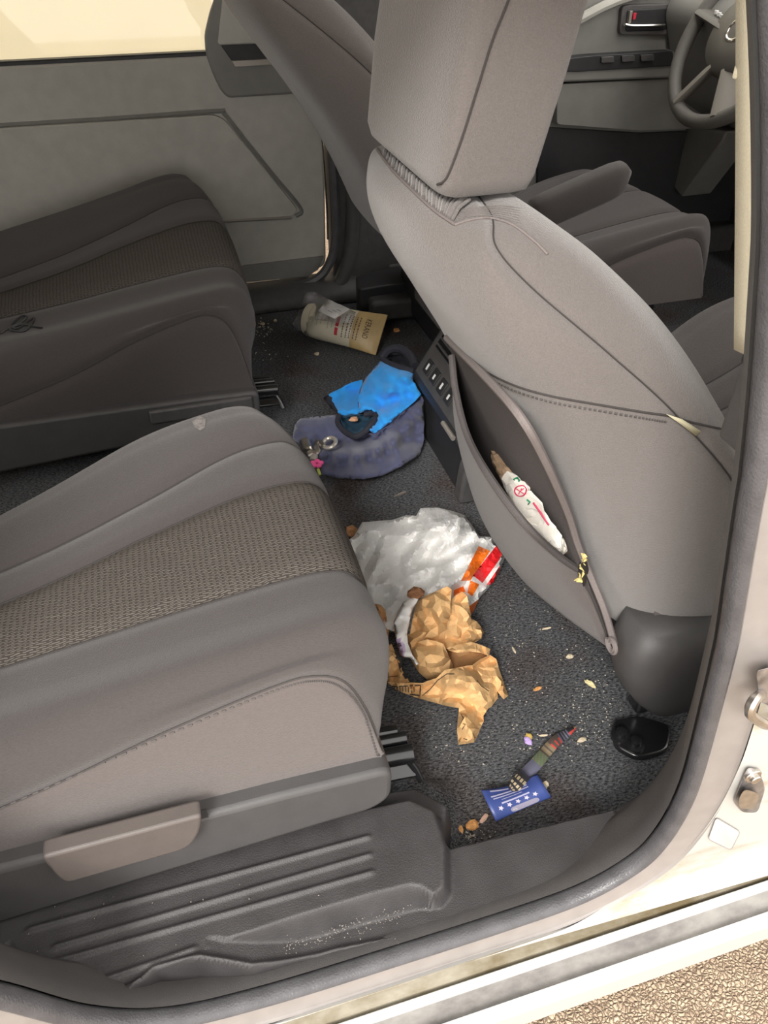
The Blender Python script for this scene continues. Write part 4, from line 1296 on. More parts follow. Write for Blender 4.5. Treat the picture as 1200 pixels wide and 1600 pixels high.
# brown paper bag: torn open, three creased panels
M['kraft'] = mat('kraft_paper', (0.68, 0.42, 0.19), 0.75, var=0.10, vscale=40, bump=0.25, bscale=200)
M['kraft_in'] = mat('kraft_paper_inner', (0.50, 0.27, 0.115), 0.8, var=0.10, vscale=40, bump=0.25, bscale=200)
pb = thing('paper_bag', 'crumpled brown paper food bag torn open on the carpet', 'paper bag', pz(690, 1060, 0.0))
FL = [
    # name, outline with heights, inner heights, spacing, amp, seed
    ('left_flap', [(652, 940, .060), (664, 932, .078), (680, 925, .092), (699, 916, .105), (706, 921, .104), (704, 940, .094), (703, 962, .080), (697, 984, .064), (684, 992, .056), (664, 1000, .046), (648, 1008, .038), (640, 998, .040), (643, 975, .052)], [(680, 945, .098), (690, 965, .082), (664, 960, .066), (668, 984, .064), (690, 935, .104), (655, 985, .05)], 9, .010, 5),
    ('right_flap', [(704, 938, .078), (712, 930, .088), (722, 924, .098), (730, 931, .094), (733, 950, .078), (736, 968, .064), (730, 990, .048), (712, 1002, .036), (694, 1002, .036), (698, 980, .056), (702, 958, .070)], [(718, 945, .092), (712, 968, .066), (724, 965, .074), (708, 990, .050), (720, 985, .05)], 9, .009, 6),
    ('mid_fold', [(636, 992, .038), (660, 984, .050), (700, 982, .052), (735, 982, .044), (748, 1000, .034), (730, 1012, .036), (706, 1016, .044), (690, 1012, .050), (662, 1008, .046), (642, 1020, .034)], [(670, 995, .050), (700, 1000, .044), (725, 998, .040)], 8, .007, 12),
    ('side_crumple', [(733, 966, .050), (745, 971, .048), (752, 980, .042), (756, 987, .036), (752, 998, .034), (738, 1004, .036), (716, 1006, .040), (706, 998, .040), (720, 988, .050)], [(740, 980, .056), (730, 993, .05), (745, 990, .046)], 7, .008, 7),
    ('inner_bowl', [(640, 1012, .034), (652, 1003, .048), (668, 999, .060), (682, 1002, .064), (693, 1006, .064), (700, 1022, .048), (708, 1040, .020), (706, 1054, .008), (690, 1062, .007), (668, 1062, .008), (654, 1050, .016), (643, 1032, .026)], [(662, 1020, .066), (676, 1030, .060), (688, 1020, .062), (692, 1042, .026), (672, 1050, .028), (655, 1035, .044)], 10, .006, 8),
    ('cavity', [(692, 1010, .020), (712, 1008, .022), (738, 1012, .020), (760, 1022, .014), (752, 1040, .006), (725, 1052, .005), (702, 1050, .006)], [(720, 1028, .004), (735, 1030, .004)], 8, .004, 9),
    ('right_lip', [(700, 1016, .060), (712, 1008, .066), (736, 1003, .062), (752, 1008, .054), (766, 1014, .046), (764, 1026, .040), (752, 1020, .050), (735, 1018, .060), (715, 1020, .064)], [(740, 1010, .066), (722, 1013, .068), (756, 1016, .05)], 7, .007, 10)]
for nm, ol, cl_, sp_, am_, sd_ in FL:
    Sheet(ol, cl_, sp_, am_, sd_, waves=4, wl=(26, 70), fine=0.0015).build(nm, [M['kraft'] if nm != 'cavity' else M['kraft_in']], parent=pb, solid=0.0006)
o2 = [(606, 1066, .030), (632, 1068, .034), (660, 1068, .040), (682, 1060, .052), (695, 1047, .062), (715, 1043, .066), (738, 1040, .060), (752, 1030, .050), (766, 1024, .040), (775, 1030, .035), (783, 1055, .02), (794, 1087, .010), (787, 1093, .008), (777, 1080, .02), (778, 1091, .012), (768, 1104, .012), (763, 1107, .014), (755, 1118, .016), (756, 1127, .016), (741, 1160, .006), (716, 1164, .006), (714, 1138, .02), (717, 1106, .03), (697, 1103, .012), (653, 1091, .008), (617, 1077, .012)]
c2 = [(640, 1078, .022), (680, 1080, .035), (700, 1065, .055), (720, 1060, .062), (740, 1060, .052), (715, 1085, .045), (740, 1085, .045), (760, 1060, .035), (735, 1110, .035), (728, 1140, .022), (745, 1130, .018), (780, 1070, .014)]
s2 = Sheet(o2, c2, 7.0, 0.016, 33, waves=5, wl=(30, 90), fine=0.0018)
s2.build('front_panel', [M['kraft']], parent=pb, solid=0.0006)
o3 = [(598, 1010, .02), (612, 1006, .03), (622, 1030, .03), (632, 1050, .02), (640, 1066, .012), (655, 1068, .010), (640, 1072, .006), (606, 1070, .006), (600, 1040, .015)]
s3 = Sheet(o3, [(612, 1030, .035), (625, 1055, .02), (610, 1055, .02)], 5, 0.010, 9, waves=5, wl=(18, 40), fine=0.0004)
s3.build('side_panel', [M['kraft']], parent=pb, solid=0.0006)
# printed table box, rule and marks
pr_ = []
pr_.append(s2.ribbon([(612, 1073), (657, 1071), (656, 1087), (640, 1085)], 1.6))
for k in range(8):
    u = 616+4.4*k; pr_.append(s2.ribbon([(u, 1072.5+0.1*k), (u+0.5, 1078+0.8*k)], 1.1))
pr_.append(s2.ribbon([(660, 1087), (672, 1077), (684, 1063), (698, 1053), (710, 1053)], 1.2))
pr_.append(s2.ribbon([(720, 1115), (724, 1122), (720, 1130), (727, 1132), (722, 1140)], 1.2))
pr_.append(s2.ribbon([(724, 1154), (730, 1156)], 1.2))
pr_.append(s2.ribbon([(745, 1062), (752, 1072), (764, 1080)], 1.0))
for q in pr_: obj('printed_line', *q, M['black_print'], pb)
k1 = [s3.ribbon([(614, 1020), (624, 1030), (627, 1045), (636, 1060)], 6.0), s3.ribbon([(608, 1058), (622, 1056)], 1.2)]
for q in k1: obj('black_print', *q, M['black_print'], pb)

# white paper sleeve with lavender print
M['white_paper'] = mat('white_paper', (0.80, 0.78, 0.76), 0.8, var=0.03, vscale=40)
M['lavender'] = mat('lavender_print', (0.62, 0.48, 0.66), 0.8)
on = [(630, 940, .075), (642, 934, .08), (654, 935, .082), (645, 952, .074), (640, 970, .068), (636, 990, .062), (637, 1005, .058), (645, 1025, .052), (656, 1037, .046), (650, 1040, .044), (640, 1028, .044), (632, 1027, .04), (626, 1025, .035), (618, 997, .05), (615, 971, .06)]
sn = Sheet(on, [(635, 955, .082), (625, 985, .066), (630, 1005, .056), (630, 970, .07)], 6, 0.003, 4, waves=4, wl=(20, 40))
nap = sn.build('paper_sleeve', [M['white_paper'], M['lavender']], [(1, [(617, 993), (630, 1003), (634, 1028), (625, 1027)])], smooth='full', solid=0.0005)
tag(nap, 'white paper sleeve with lavender printed corner tucked beside the brown paper bag', 'paper sleeve')
lt = [sn.ribbon([(621, 1000), (624, 998), (625, 1002)], 0.9), sn.ribbon([(622, 1006), (626, 1005), (627, 1009), (623, 1010), (622, 1006)], 0.9), sn.ribbon([(625, 1013), (629, 1014), (626, 1018), (630, 1019)], 0.9)]
vi = mat('violet_ink', (0.25, 0.13, 0.32), 0.8)
for q in lt: obj('letter', *q, vi, nap)

# second smaller brown paper piece, half under the seat
os_ = [(572, 950, .01), (584, 943, .045), (595, 945, .05), (602, 953, .048), (604, 970, .04), (608, 983, .035), (606, 1000, .02), (600, 1012, .008), (585, 1005, .006), (575, 980, .006)]
ss = Sheet(os_, [(592, 955, .055), (598, 972, .04), (592, 990, .035)], 5, 0.010, 17, waves=5, wl=(16, 40), fine=0.0004)
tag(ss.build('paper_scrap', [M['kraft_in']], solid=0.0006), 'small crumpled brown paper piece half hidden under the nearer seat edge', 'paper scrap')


def nugget(name, u, v, z, r, col, seed, label, cat, elong=(1, 1, 1), group=None, rot=0.0, mt=None):
    rnd = random.Random(seed)
    c = pz(u, v, z); nu, nv = 8, 6
    V, Fc = [], []
    ca, sa = math.cos(rot), math.sin(rot)
    def P(a, b):
        k = 1+rnd.uniform(-.22, .22)
        x, y, q = r*k*elong[0]*math.cos(b)*math.cos(a), r*k*elong[1]*math.cos(b)*math.sin(a), r*k*elong[2]*math.sin(b)
        return (c[0]+x*ca-y*sa, c[1]+x*sa+y*ca, max(0.0008, c[2]+q) if 0 <= c[2] < 0.05 else c[2]+q)
    for j in range(1, nv):
        for i in range(nu): V.append(P(2*math.pi*i/nu, -math.pi/2+math.pi*j/nv))
    V.append((c[0], c[1], c[2]-r*elong[2])); V.append((c[0], c[1], c[2]+r*elong[2]))
    Fc = grid_faces(nv-1, nu, True)
    for i in range(nu):
        Fc.append([i, len(V)-2, (i+1) % nu]); Fc.append([(nv-2)*nu+i, (nv-2)*nu+(i+1) % nu, len(V)-1])
    return tag(obj(name, V, Fc, mt or mat(name+'_surface', col, 0.85, var=0.3, vscale=200), smooth=False), label, cat, group)


nugget('bread_crust', 650, 927, .082, .012, (0.22, 0.10, 0.045), 3, 'brown crust of bread on top of the paper bag beside the white plastic bag', 'bread crust', (1.1, .9, .6))
nugget('food_crumb', 549, 831, .012, .013, (0.45, 0.22, 0.10), 4, 'tan food chunk between the nearer seat and the white plastic bag', 'crumb', (.8, 1, .8))

# blue and navy garment in a heap against the console
M['cyan'] = mat('bright_blue_cloth', (0.020, 0.30, 0.78), 0.85, var=0.06, vscale=60, bump=0.3, bscale=700, sheen=0.2)
M['navy'] = mat('navy_cloth', (0.070, 0.076, 0.145), 0.8, var=0.10, vscale=50, bump=0.3, bscale=700, sheen=0.3)
M['navy_dark'] = mat('dark_navy_binding', (0.022, 0.022, 0.032), 0.85, bump=0.3, bscale=700)
jk = thing('jacket', 'bright blue and navy childrens jacket heaped on the carpet against the console', 'jacket', pz(590, 690, 0.0))
on = [(585, 680, .055), (610, 662, .065), (635, 637, .085), (656, 615, .10), (662, 626, .085), (663, 660, .050), (661, 697, .012), (655, 712, .006), (630, 728, .005), (600, 743, .005), (565, 750, .005), (530, 748, .005), (502, 742, .006), (497, 712, .015), (478, 700, .010), (457, 686, .006), (460, 665, .008), (468, 653, .010), (500, 650, .02), (525, 648, .03), (533, 662, .022), (545, 675, .024), (556, 681, .034), (572, 676, .045)]
cn = [(505, 708, .045), (530, 712, .052), (560, 712, .058), (590, 702, .066), (615, 688, .072), (640, 665, .082), (652, 640, .088),
      (510, 722, .010), (540, 727, .012), (575, 722, .016), (605, 710, .020), (632, 692, .028), (650, 668, .040),
      (520, 738, .024), (560, 739, .028), (600, 729, .032), (632, 712, .032), (655, 690, .024),
      (495, 693, .012), (528, 694, .014), (560, 692, .022), (590, 680, .040), (620, 660, .060),
      (475, 668, .034), (500, 662, .036), (520, 668, .030), (485, 683, .030), (470, 680, .014)]
s_n = Sheet(on, cn, 4.5, 0.008, 46, waves=4, wl=(40, 110))
s_n.build('body', [M['navy']], parent=jk, smooth='full', solid=0.002)
oc = [(597, 560, .115), (620, 570, .125), (647, 580, .13), (645, 596, .125), (658, 616, .105), (632, 640, .088), (608, 662, .07), (584, 678, .058), (576, 672, .052), (584, 664, .056), (590, 650, .060), (580, 642, .055), (562, 645, .045), (559, 628, .05), (562, 610, .065), (571, 590, .09)]
cc = [(610, 580, .128), (632, 590, .132), (590, 600, .105), (610, 608, .118), (630, 606, .108), (645, 610, .115), (575, 630, .070), (596, 632, .066), (616, 626, .078), (640, 618, .092), (600, 650, .088), (622, 636, .098), (588, 660, .07), (570, 612, .078)]
s_c = Sheet(oc, cc, 4.5, 0.007, 51, waves=4, wl=(40, 100))
s_c.build('front_panel', [M['cyan']], parent=jk, smooth='full', solid=0.002)
of = [(505, 622, .020), (513, 616, .03), (540, 603, .05), (566, 593, .07), (564, 615, .055), (562, 646, .035), (545, 650, .026), (530, 648, .022), (518, 638, .018)]
s_f = Sheet(of, [(540, 622, .045), (525, 628, .03), (552, 630, .042)], 6.0, 0.006, 61, waves=4, wl=(40, 80))
s_f.build('sleeve_panel', [M['cyan'], M['navy_dark']], [(1, [(500, 618), (514, 614), (531, 650), (515, 645)])], parent=jk, smooth='full', solid=0.002)
def px_tube(L, r, n=30, **k):
    return tube(smooth_path([pz(u, v, z) for u, v, z in L], n), r, 8, **k)
v, f = px_tube([(597, 560, .117), (604, 550, .128), (614, 545, .135), (628, 546, .138), (641, 556, .136), (648, 572, .132)], 0.009); obj('collar', v, f, M['navy_dark'], jk)
v, f = px_tube([(597, 561, .117), (610, 569, .123), (628, 575, .13), (647, 581, .132)], 0.006); obj('neck_binding', v, f, M['navy_dark'], jk)
oh = [(599, 560, .116), (608, 550, .122), (625, 548, .128), (640, 558, .128), (647, 578, .128), (625, 572, .124)]
Sheet(oh, [(620, 560, .10), (632, 564, .10)], 6, 0.002, 7, waves=2).build('hood_lining', [M['navy_dark']], parent=jk, smooth='full', solid=0.002)
v, f = px_tube([(530, 650, .034), (527, 660, .034), (535, 671, .036), (546, 679, .042), (557, 682, .050), (570, 675, .058), (580, 664, .066), (588, 652, .068), (583, 646, .062), (570, 648, .055)], 0.006, 40); obj('cuff_binding', v, f, M['navy_dark'], jk)
Sheet([(530, 650, .03), (560, 647, .035), (586, 650, .05), (576, 670, .045), (556, 681, .035), (536, 670, .028)], [(550, 660, .012), (565, 660, .016)], 6, 0.002, 8, waves=2).build('cuff_lining', [mat('teal_lining', (0.02, 0.06, 0.10), 0.9)], parent=jk, smooth='full', solid=0.002)
nugget('food_crumb', 553, 655, .032, .009, (0.70, 0.38, 0.22), 6, 'pinkish crumb lying in the dark opening of the blue jacket', 'crumb', (1.2, .8, .5))

# metal clasp with pink charm beside the jacket
ck = thing('key_ring', 'steel clasp and ring with a pink charm at the seat edge by the jacket', 'key ring', pz(492, 705, 0.0))
a, b = pz(476, 689, .040), pz(481, 703, .034)
v, f = tube([a+[0, 0, 0], (a+b)/2, b], 0.0105, 14); obj('barrel', v, f, M['steel'], ck)
v, f = tube([pz(470, 690, .036), pz(490, 705, .034)], 0.004, 8); obj('pin', v, f, M['steel'], ck)
cc_ = pz(515, 692, .044); th = np.linspace(0, 2*math.pi, 25)[:-1]
v, f = tube(np.stack([cc_[0]+0.0125*np.cos(th), cc_[1]+0.0155*np.sin(th), cc_[2]+0.004*np.cos(th)], 1), 0.0045, 8, closed=True); obj('ring', v, f, M['silver'], ck)
v, f = px_tube([(505, 698, .042), (498, 690, .044), (494, 697, .042), (497, 706, .038), (488, 708, .036), (481, 711, .034)], 0.0055, 24); obj('hook', v, f, M['steel'], ck)
v, f = px_tube([(484, 706, .03), (491, 711, .034), (489, 719, .030)], 0.0075, 12, flat=0.6); obj('clip', v, f, M['silver'], ck)
pk_ = mat('pink_plastic', (0.80, 0.10, 0.30), 0.5)
fl = []
c_ = pz(495, 725, .030)
for k in range(5):
    a = 2*math.pi*k/5
    q = c_+np.array([0.008*math.cos(a), 0.008*math.sin(a), 0.0])
    lp = [superloop(q[0], q[1], 0.006*s_, 0.006*s_, q[2]+h_, 2, 10) for s_, h_ in [(.4, -.004), (1, 0), (.9, .003), (.3, .005)]]
    fl.append(loops_solid(lp))
obj('pink_charm', *merge(*fl), pk_, ck)
v, f = px_tube([(497, 733, .026), (500, 742, .02)], 0.003, 6); obj('green_tassel', v, f, mat('yellow_green', (0.45, 0.50, 0.10), 0.7), ck)

# lotion tube in a torn clear bag
tb = thing('lotion_tube', 'cream and gold squeeze tube with a red bar lying by the far door sill', 'tube', pz(540, 520, 0.0))
pa, pb_ = pz(482, 499, .046), pz(594, 523, .044)
M['cream'] = mat('cream_plastic', (0.78, 0.72, 0.56), 0.4, var=0.03, vscale=30)
M['gold'] = mat('gold_plastic', (0.60, 0.43, 0.20), 0.4, var=0.12, vscale=30)
ax = (pb_-pa); Ln = np.linalg.norm(ax); ax = ax/Ln
sd = np.cross(ax, [0, 0, 1.0]); sd /= np.linalg.norm(sd)
if sd@(_C-pa) < 0: sd = -sd
upv = np.cross(sd, ax); upv = upv if upv[2] > 0 else -upv
rl_ = math.radians(48)              # the tube lies rolled towards the open door
sd, upv = sd*math.cos(rl_)-upv*math.sin(rl_), upv*math.cos(rl_)+sd*math.sin(rl_)
th = np.linspace(0, 2*math.pi, 37)[:-1]
def tube_pt(k, t, lift=0.0):
    w_ = np.interp(k, [0, .05, .2, .6, 1.0], [.040, .043, .045, .047, .052])+lift
    h_ = np.interp(k, [0, .05, .2, .6, .96, 1.0], [.040, .043, .043, .027, .003, .002])+lift
    return pa+ax*Ln*k+sd*w_*math.cos(t)+upv*h_*math.sin(t)
def tube_sec(k0, k1, n):
    return [np.array([tube_pt(k, t) for t in th]) for k in np.linspace(k0, k1, n)]
obj('cap', *loops_solid(tube_sec(0, 0.10, 4)), M['cream'], tb, smooth=True)
obj('body', *loops_solid(tube_sec(0.105, 0.66, 10)), M['cream'], tb, smooth=True)
obj('gold_end', *loops_solid(tube_sec(0.66, 0.95, 6)), M['gold'], tb, smooth=True)
obj('crimp', *loops_solid(tube_sec(0.95, 1.02, 3)), M['gold'], tb, smooth=True)
def wrap_quad(k0, k1, t0, t1, n=6):
    V = []
    for t in np.linspace(t0, t1, n): V += [tube_pt(k0, t, .0006), tube_pt(k1, t, .0006)]
    return V, [[2*i, 2*i+1, 2*i+3, 2*i+2] for i in range(n-1)]
# angle pi/2 is the top; camera side is where sd points towards it
sgn = 1
def ang(a): return math.pi/2-sgn*(a-0.25)          # a>0 towards the camera
obj('red_bar', *wrap_quad(.46, .50, ang(-0.1), ang(0.45)), M['red'], tb)
obj('red_bar', *wrap_quad(.46, .50, ang(0.52), ang(0.95)), M['red'], tb)
rnd = random.Random(2)
ln = []
for k in (.55, .60, .64, .69, .73):
    t = -0.35
    while t < 0.9:
        w_ = rnd.uniform(.05, .13); ln.append(wrap_quad(k, k+.013, ang(t), ang(t+w_), 3)); t += w_+0.04
obj('small_print', *merge(*ln), mat('brown_print', (0.16, 0.10, 0.06), 0.7), tb)
for k in (.16, .22, .28, .34):
    pass
ln = [wrap_quad(k, k+.012, ang(0.0), ang(0.0+q), 4) for k, q in ((.16, .6), (.22, .7), (.27, .55), (.36, .7), (.41, .6))]
obj('pale_print', *merge(*ln), mat('pale_print', (0.56, 0.54, 0.40), 0.7), tb)


def text_mesh(body, size):
    cu = bpy.data.curves.new('lettering_curve', 'FONT'); cu.body = body; cu.size = size; cu.align_x = 'CENTER'; cu.align_y = 'CENTER'; cu.resolution_u = 2
    o = bpy.data.objects.new('lettering_tmp', cu); COL.objects.link(o)
    dg = bpy.context.evaluated_depsgraph_get(); me = o.evaluated_get(dg).to_mesh()
    V = np.array([tuple(v.co) for v in me.vertices]); Fc = [list(p.vertices) for p in me.polygons]
    o.evaluated_get(dg).to_mesh_clear(); bpy.data.objects.remove(o); bpy.data.curves.remove(cu)
    return V, Fc


V, Fc = text_mesh('KERANO', 1.0)
W = V[:, 0].max()-V[:, 0].min()
V3 = [tube_pt(0.83+p[1]*0.10, ang(0.15+(p[0]/W)*1.0), .0008) for p in V]
obj('brand_lettering', V3, Fc, M['black_print'], tb)

def clear_mat():
    m = bpy.data.materials.new('clear_plastic_film'); m.use_nodes = True
    nt = m.node_tree; N, L = nt.nodes, nt.links
    N.remove(N['Principled BSDF']); out = N['Material Output']
    t = N.new('ShaderNodeBsdfTransparent'); t.inputs['Color'].default_value = (0.93, 0.92, 0.93, 1)
    g = N.new('ShaderNodeBsdfGlossy'); g.inputs['Roughness'].default_value = 0.12
    d_ = N.new('ShaderNodeBsdfDiffuse'); d_.inputs['Color'].default_value = (0.7, 0.68, 0.72, 1)
    m1 = N.new('ShaderNodeMixShader'); m1.inputs[0].default_value = 0.28
    L.new(t.outputs[0], m1.inputs[1]); L.new(d_.outputs[0], m1.inputs[2])
    fr = N.new('ShaderNodeFresnel'); fr.inputs['IOR'].default_value = 1.6
    m2 = N.new('ShaderNodeMixShader'); L.new(fr.outputs[0], m2.inputs[0]); L.new(m1.outputs[0], m2.inputs[1]); L.new(g.outputs[0], m2.inputs[2])
    L.new(m2.outputs[0], out.inputs['Surface'])
    return m
M['film'] = clear_mat()
ob2 = [(477, 455, .08), (492, 456, .085), (510, 466, .098), (540, 480, .10), (556, 488, .092), (548, 505, .10), (525, 505, .102), (500, 500, .102), (484, 500, .095), (478, 520, .05), (497, 541, .01), (482, 533, .006), (470, 521, .008), (455, 508, .006), (465, 492, .02), (472, 463, .06)]
sb = Sheet(ob2, [(485, 470, .09), (475, 490, .04), (470, 505, .02), (500, 480, .102), (530, 492, .104)], 6, 0.010, 71, waves=6, wl=(14, 40), fine=0.002)
tag(sb.build('clear_bag', [M['film']], smooth='full', solid=0), 'torn clear plastic bag around the cap end of the cream tube', 'plastic bag')
osl = [(512, 467, .106), (547, 483, .108), (523, 498, .108), (497, 486, .107)]
sl = Sheet(osl, [(520, 483, .109)], 8, 0.001, 72, waves=2)
slip = sl.build('paper_slip', [M['white_paper']], smooth='full', solid=0.0005)
tag(slip, 'small white printed paper slip lying on the cream squeeze tube', 'paper slip')
gi = mat('grey_ink', (0.35, 0.34, 0.38), 0.8)
for k in range(3): obj('printed_line', *sl.ribbon([(512+7*k, 485-0.8*k), (519+7*k, 488-0.8*k)], 1.0), gi, slip)

# blue review card
M['card'] = mat('blue_card', (0.050, 0.080, 0.27), 0.35, var=0.12, vscale=12)
cA, cB, cC, cD = (752, 1234), (839, 1209), (862, 1246), (775, 1284)
def card(s, t, lift=0.0):
    u = (cA[0]*(1-s)+cB[0]*s)*(1-t)+(cD[0]*(1-s)+cC[0]*s)*t
    v = (cA[1]*(1-s)+cB[1]*s)*(1-t)+(cD[1]*(1-s)+cC[1]*s)*t
    v += 5*math.sin(math.pi*s)*(1-t)-4*math.sin(math.pi*s)*t*0.4
    z = 0.010+0.010*(1-t)*(abs(2*s-1))+0.006*math.sin(math.pi*t)
    p = pz(u, v, z); p[2] += lift
    return p
n = 16
V = [card(i/(n-1), j/(n-1)) for j in range(n) for i in range(n)]
cd_ = obj('card', V, grid_faces(n, n), M['card'], smooth='full', solid=0.0007)
tag(cd_, 'blue printed review card with five white stars lying near the sill', 'card')
def cstrip(s0, t0, s1, t1, w_, k=8):
    V = []
    for a in np.linspace(0, 1, k):
        s, t = s0+(s1-s0)*a, t0+(t1-t0)*a
        V += [card(s, t-w_/2, .0009), card(s, t+w_/2, .0009)]
    return V, [[2*i, 2*i+1, 2*i+3, 2*i+2] for i in range(k-1)]
ls = [cstrip(.13, .10, .45, .14, .045), cstrip(.10, .28, .75, .22, .045), cstrip(.12, .36, .76, .31, .035), cstrip(.25, .44, .62, .41, .02), cstrip(.22, .56, .72, .53, .055)]
lp_ = mat('pale_lilac_print', (0.46, 0.45, 0.62), 0.5)
for q in ls: obj('printed_line', *q, lp_, cd_)
for k in range(5):
    s, t = .17+.155*k, .70-0.008*k
    pts = []
    for i in range(10):
        a = math.pi/2+math.pi*i/5; r_ = .062 if i % 2 == 0 else .030
        pts.append(card(s+r_*math.cos(a)*0.8, t+r_*math.sin(a)*1.5, .0010))
    pts.append(card(s, t, .0010))
    obj('star', pts, [[i, (i+1) % 10, 10] for i in range(10)], mat('star_print', (0.60, 0.55, 0.66), 0.5) if k == 0 else bpy.data.materials['star_print'], cd_)
q = round_poly([(.30, .80), (.80, .80), (.80, .985), (.30, .985)], .09, 5)
obj('pill_badge', [card(s, t, .0009) for s, t in q], [list(range(len(q)))], mat('grey_lilac_print', (0.32, 0.30, 0.40), 0.5), cd_)
V, Fc = text_mesh('Charge', 1.0); W = V[:, 0].max()-V[:, 0].min()
obj('badge_lettering', [card(.46-p[0]/W*.26, .895-p[1]*.11, .0013) for p in V], Fc, mat('pale_letter', (0.62, 0.58, 0.62), 0.5), cd_)

# patterned fabric strip beside the card
pm = [mat('strap_black', (0.022, 0.021, 0.024), 0.9), mat('strap_beige', (0.42, 0.34, 0.22), 0.9), mat('strap_slate', (0.11, 0.11, 0.16), 0.9), mat('strap_green', (0.10, 0.16, 0.09), 0.9), mat('strap_red', (0.50, 0.05, 0.04), 0.9), mat('strap_olive', (0.19, 0.15, 0.09), 0.9), mat('strap_brown', (0.085, 0.062, 0.052), 0.9)]
pc = smooth_path([(797, 1233), (806, 1226), (818, 1213), (833, 1198), (845, 1184), (857, 1170), (868, 1158), (880, 1150), (891, 1142), (900, 1136)], 56)
wd = np.interp(np.linspace(0, 1, 56), [0, .08, .3, .5, .75, .9, 1], [9, 20, 21, 19, 17, 9, 4])
nrm = np.gradient(pc, axis=0); nrm = np.stack([-nrm[:, 1], nrm[:, 0]], 1); nrm /= np.linalg.norm(nrm, axis=1)[:, None]
V, Fc, mi = [], [], []
nw = 10
for i in range(56):
    for j in range(nw+1):
        q = pc[i]+nrm[i]*wd[i]*(j/nw-0.5)
        z = 0.006+0.010*math.exp(-((i-8)/9)**2)+0.006*abs(math.sin(i*0.22))+0.003*math.sin(math.pi*j/nw)+(0.012 if i < 14 else 0)
        V.append(pz(q[0], q[1], z))
for i in range(55):
    for j in range(nw):
        a = i*(nw+1)+j; Fc.append([a, a+1, a+nw+2, a+nw+1])
        k = 0
        if i < 13: k = 1 if (i % 4 in (1, 2) and (j+i//4) % 3 != 0) else 0
        elif i < 21: k = 2
        elif i < 27: k = 3 if (i+j) % 3 else 5
        elif i < 33: k = 5 if (i % 3) else 6
        elif i < 40: k = 4 if (i % 3 == 0 and j > 3) else 6
        elif i < 47: k = 0 if i % 2 else 2
        else: k = 4 if j > 5 else (1 if i > 52 else 0)
        mi.append(k)
tag(obj('fabric_strap', V, Fc, None, smooth=False, mats=pm, midx=mi, solid=0.001), 'narrow dark multicoloured woven strap overlapping the blue card', 'strap')

# crumpled food wrapper in the seat pocket
wr = thing('food_wrapper', 'white and brown printed food wrapper rolled up in the front seat pocket', 'wrapper', onback(830, 800, 0.03))
cl = smooth_path([onback(u, v_, g) for u, v_, g in [(775, 712, .030), (795, 745, .034), (812, 772, .036), (830, 800, .036), (852, 832, .032), (870, 850, .024), (884, 862, .014)]], 34)
rnd = random.Random(8)
loops = []
for i, c in enumerate(cl):
    k = i/33
    r_ = np.interp(k, [0, .06, .25, .5, .75, 1], [.008, .013, .016, .020, .017, .003])
    lp = []
    for t in np.linspace(0, 2*math.pi, 15)[:-1]:
        rr = r_*(1+rnd.uniform(-.2, .2))
        lp.append(c+np.array([-0.5*rr*math.cos(t), 1.15*rr*math.cos(t)*0.7, rr*math.sin(t)]))
    loops.append(np.array(lp))
M['wrap_white'] = mat('wax_paper_white', (0.74, 0.70, 0.63), 0.6, var=0.06, vscale=60)
M['wrap_brown'] = mat('wax_paper_brown', (0.34, 0.23, 0.145), 0.7, var=0.2, vscale=60)
V, Fc = loops_solid(loops)
mi = []
for q in Fc:
    i = q[0]//14 if len(q) == 4 else 0
    mi.append(1 if (i < 8 or i > 29) else 0)
wb = obj('roll', V, Fc, None, wr, smooth=False, mats=[M['wrap_white'], M['wrap_brown']], midx=mi)
wbv = BVHTree.FromPolygons([Vector(p) for p in V], Fc)
gm, rm = mat('green_ink', (0.02, 0.20, 0.10), 0.7), mat('crimson_ink', (0.55, 0.03, 0.10), 0.7)
P = [hit(wbv, 814+9*math.cos(a), 767+8*math.sin(a), .001) for a in np.linspace(0, 2*math.pi, 25)]
P = [p for p in P if p is not None]
if len(P) > 4:
    v, f = tube(np.array(P), 0.0008, 4); obj('stamp_ring', v, f, rm, wr)
for L in [[(808, 764), (814, 768), (820, 772)], [(811, 772), (816, 763)], [(813, 768), (819, 764)]]:
    P = [p for p in (hit(wbv, u, v_, .001) for u, v_ in L) if p is not None]
    if len(P) > 1:
        v, f = tube(np.array(P), 0.0007, 4); obj('stamp_mark', v, f, rm, wr)
for L in [[(803, 750), (808, 747), (812, 752)], [(824, 780), (829, 784), (826, 787)], [(858, 808), (865, 812), (864, 818)]]:
    P = [p for p in (hit(wbv, u, v_, .0008) for u, v_ in L) if p is not None]
    if len(P) > 1:
        v, f = tube(np.array(P), 0.0016, 5, flat=0.5); obj('leaf_print', v, f, gm, wr)
P = [p for p in (hit(wbv, u, v_, .0008) for u, v_ in [(834, 785), (842, 796), (850, 808), (858, 820)]) if p is not None]
if len(P) > 1:
    v, f = tube(np.array(P), 0.0012, 5); obj('red_print', v, f, rm, wr)

# thin black looped cord on the far seat
P = [q for q in (hit(far_bv, u, v_, 0.002) for u, v_ in smooth_path([(2, 522), (14, 514), (30, 507), (42, 497), (36, 495), (26, 502), (18, 512), (30, 514), (46, 502), (54, 498), (50, 508), (40, 518), (28, 519), (16, 516), (34, 508), (56, 512), (66, 514)], 80)) if q is not None]
if len(P) > 10:
    v, f = tube(np.array(P), 0.0022, 6)
    tag(obj('cord', v, f, mat('black_cord', (0.03, 0.03, 0.032), 0.4)), 'thin black looped cord lying on the farther second row seat', 'cord')
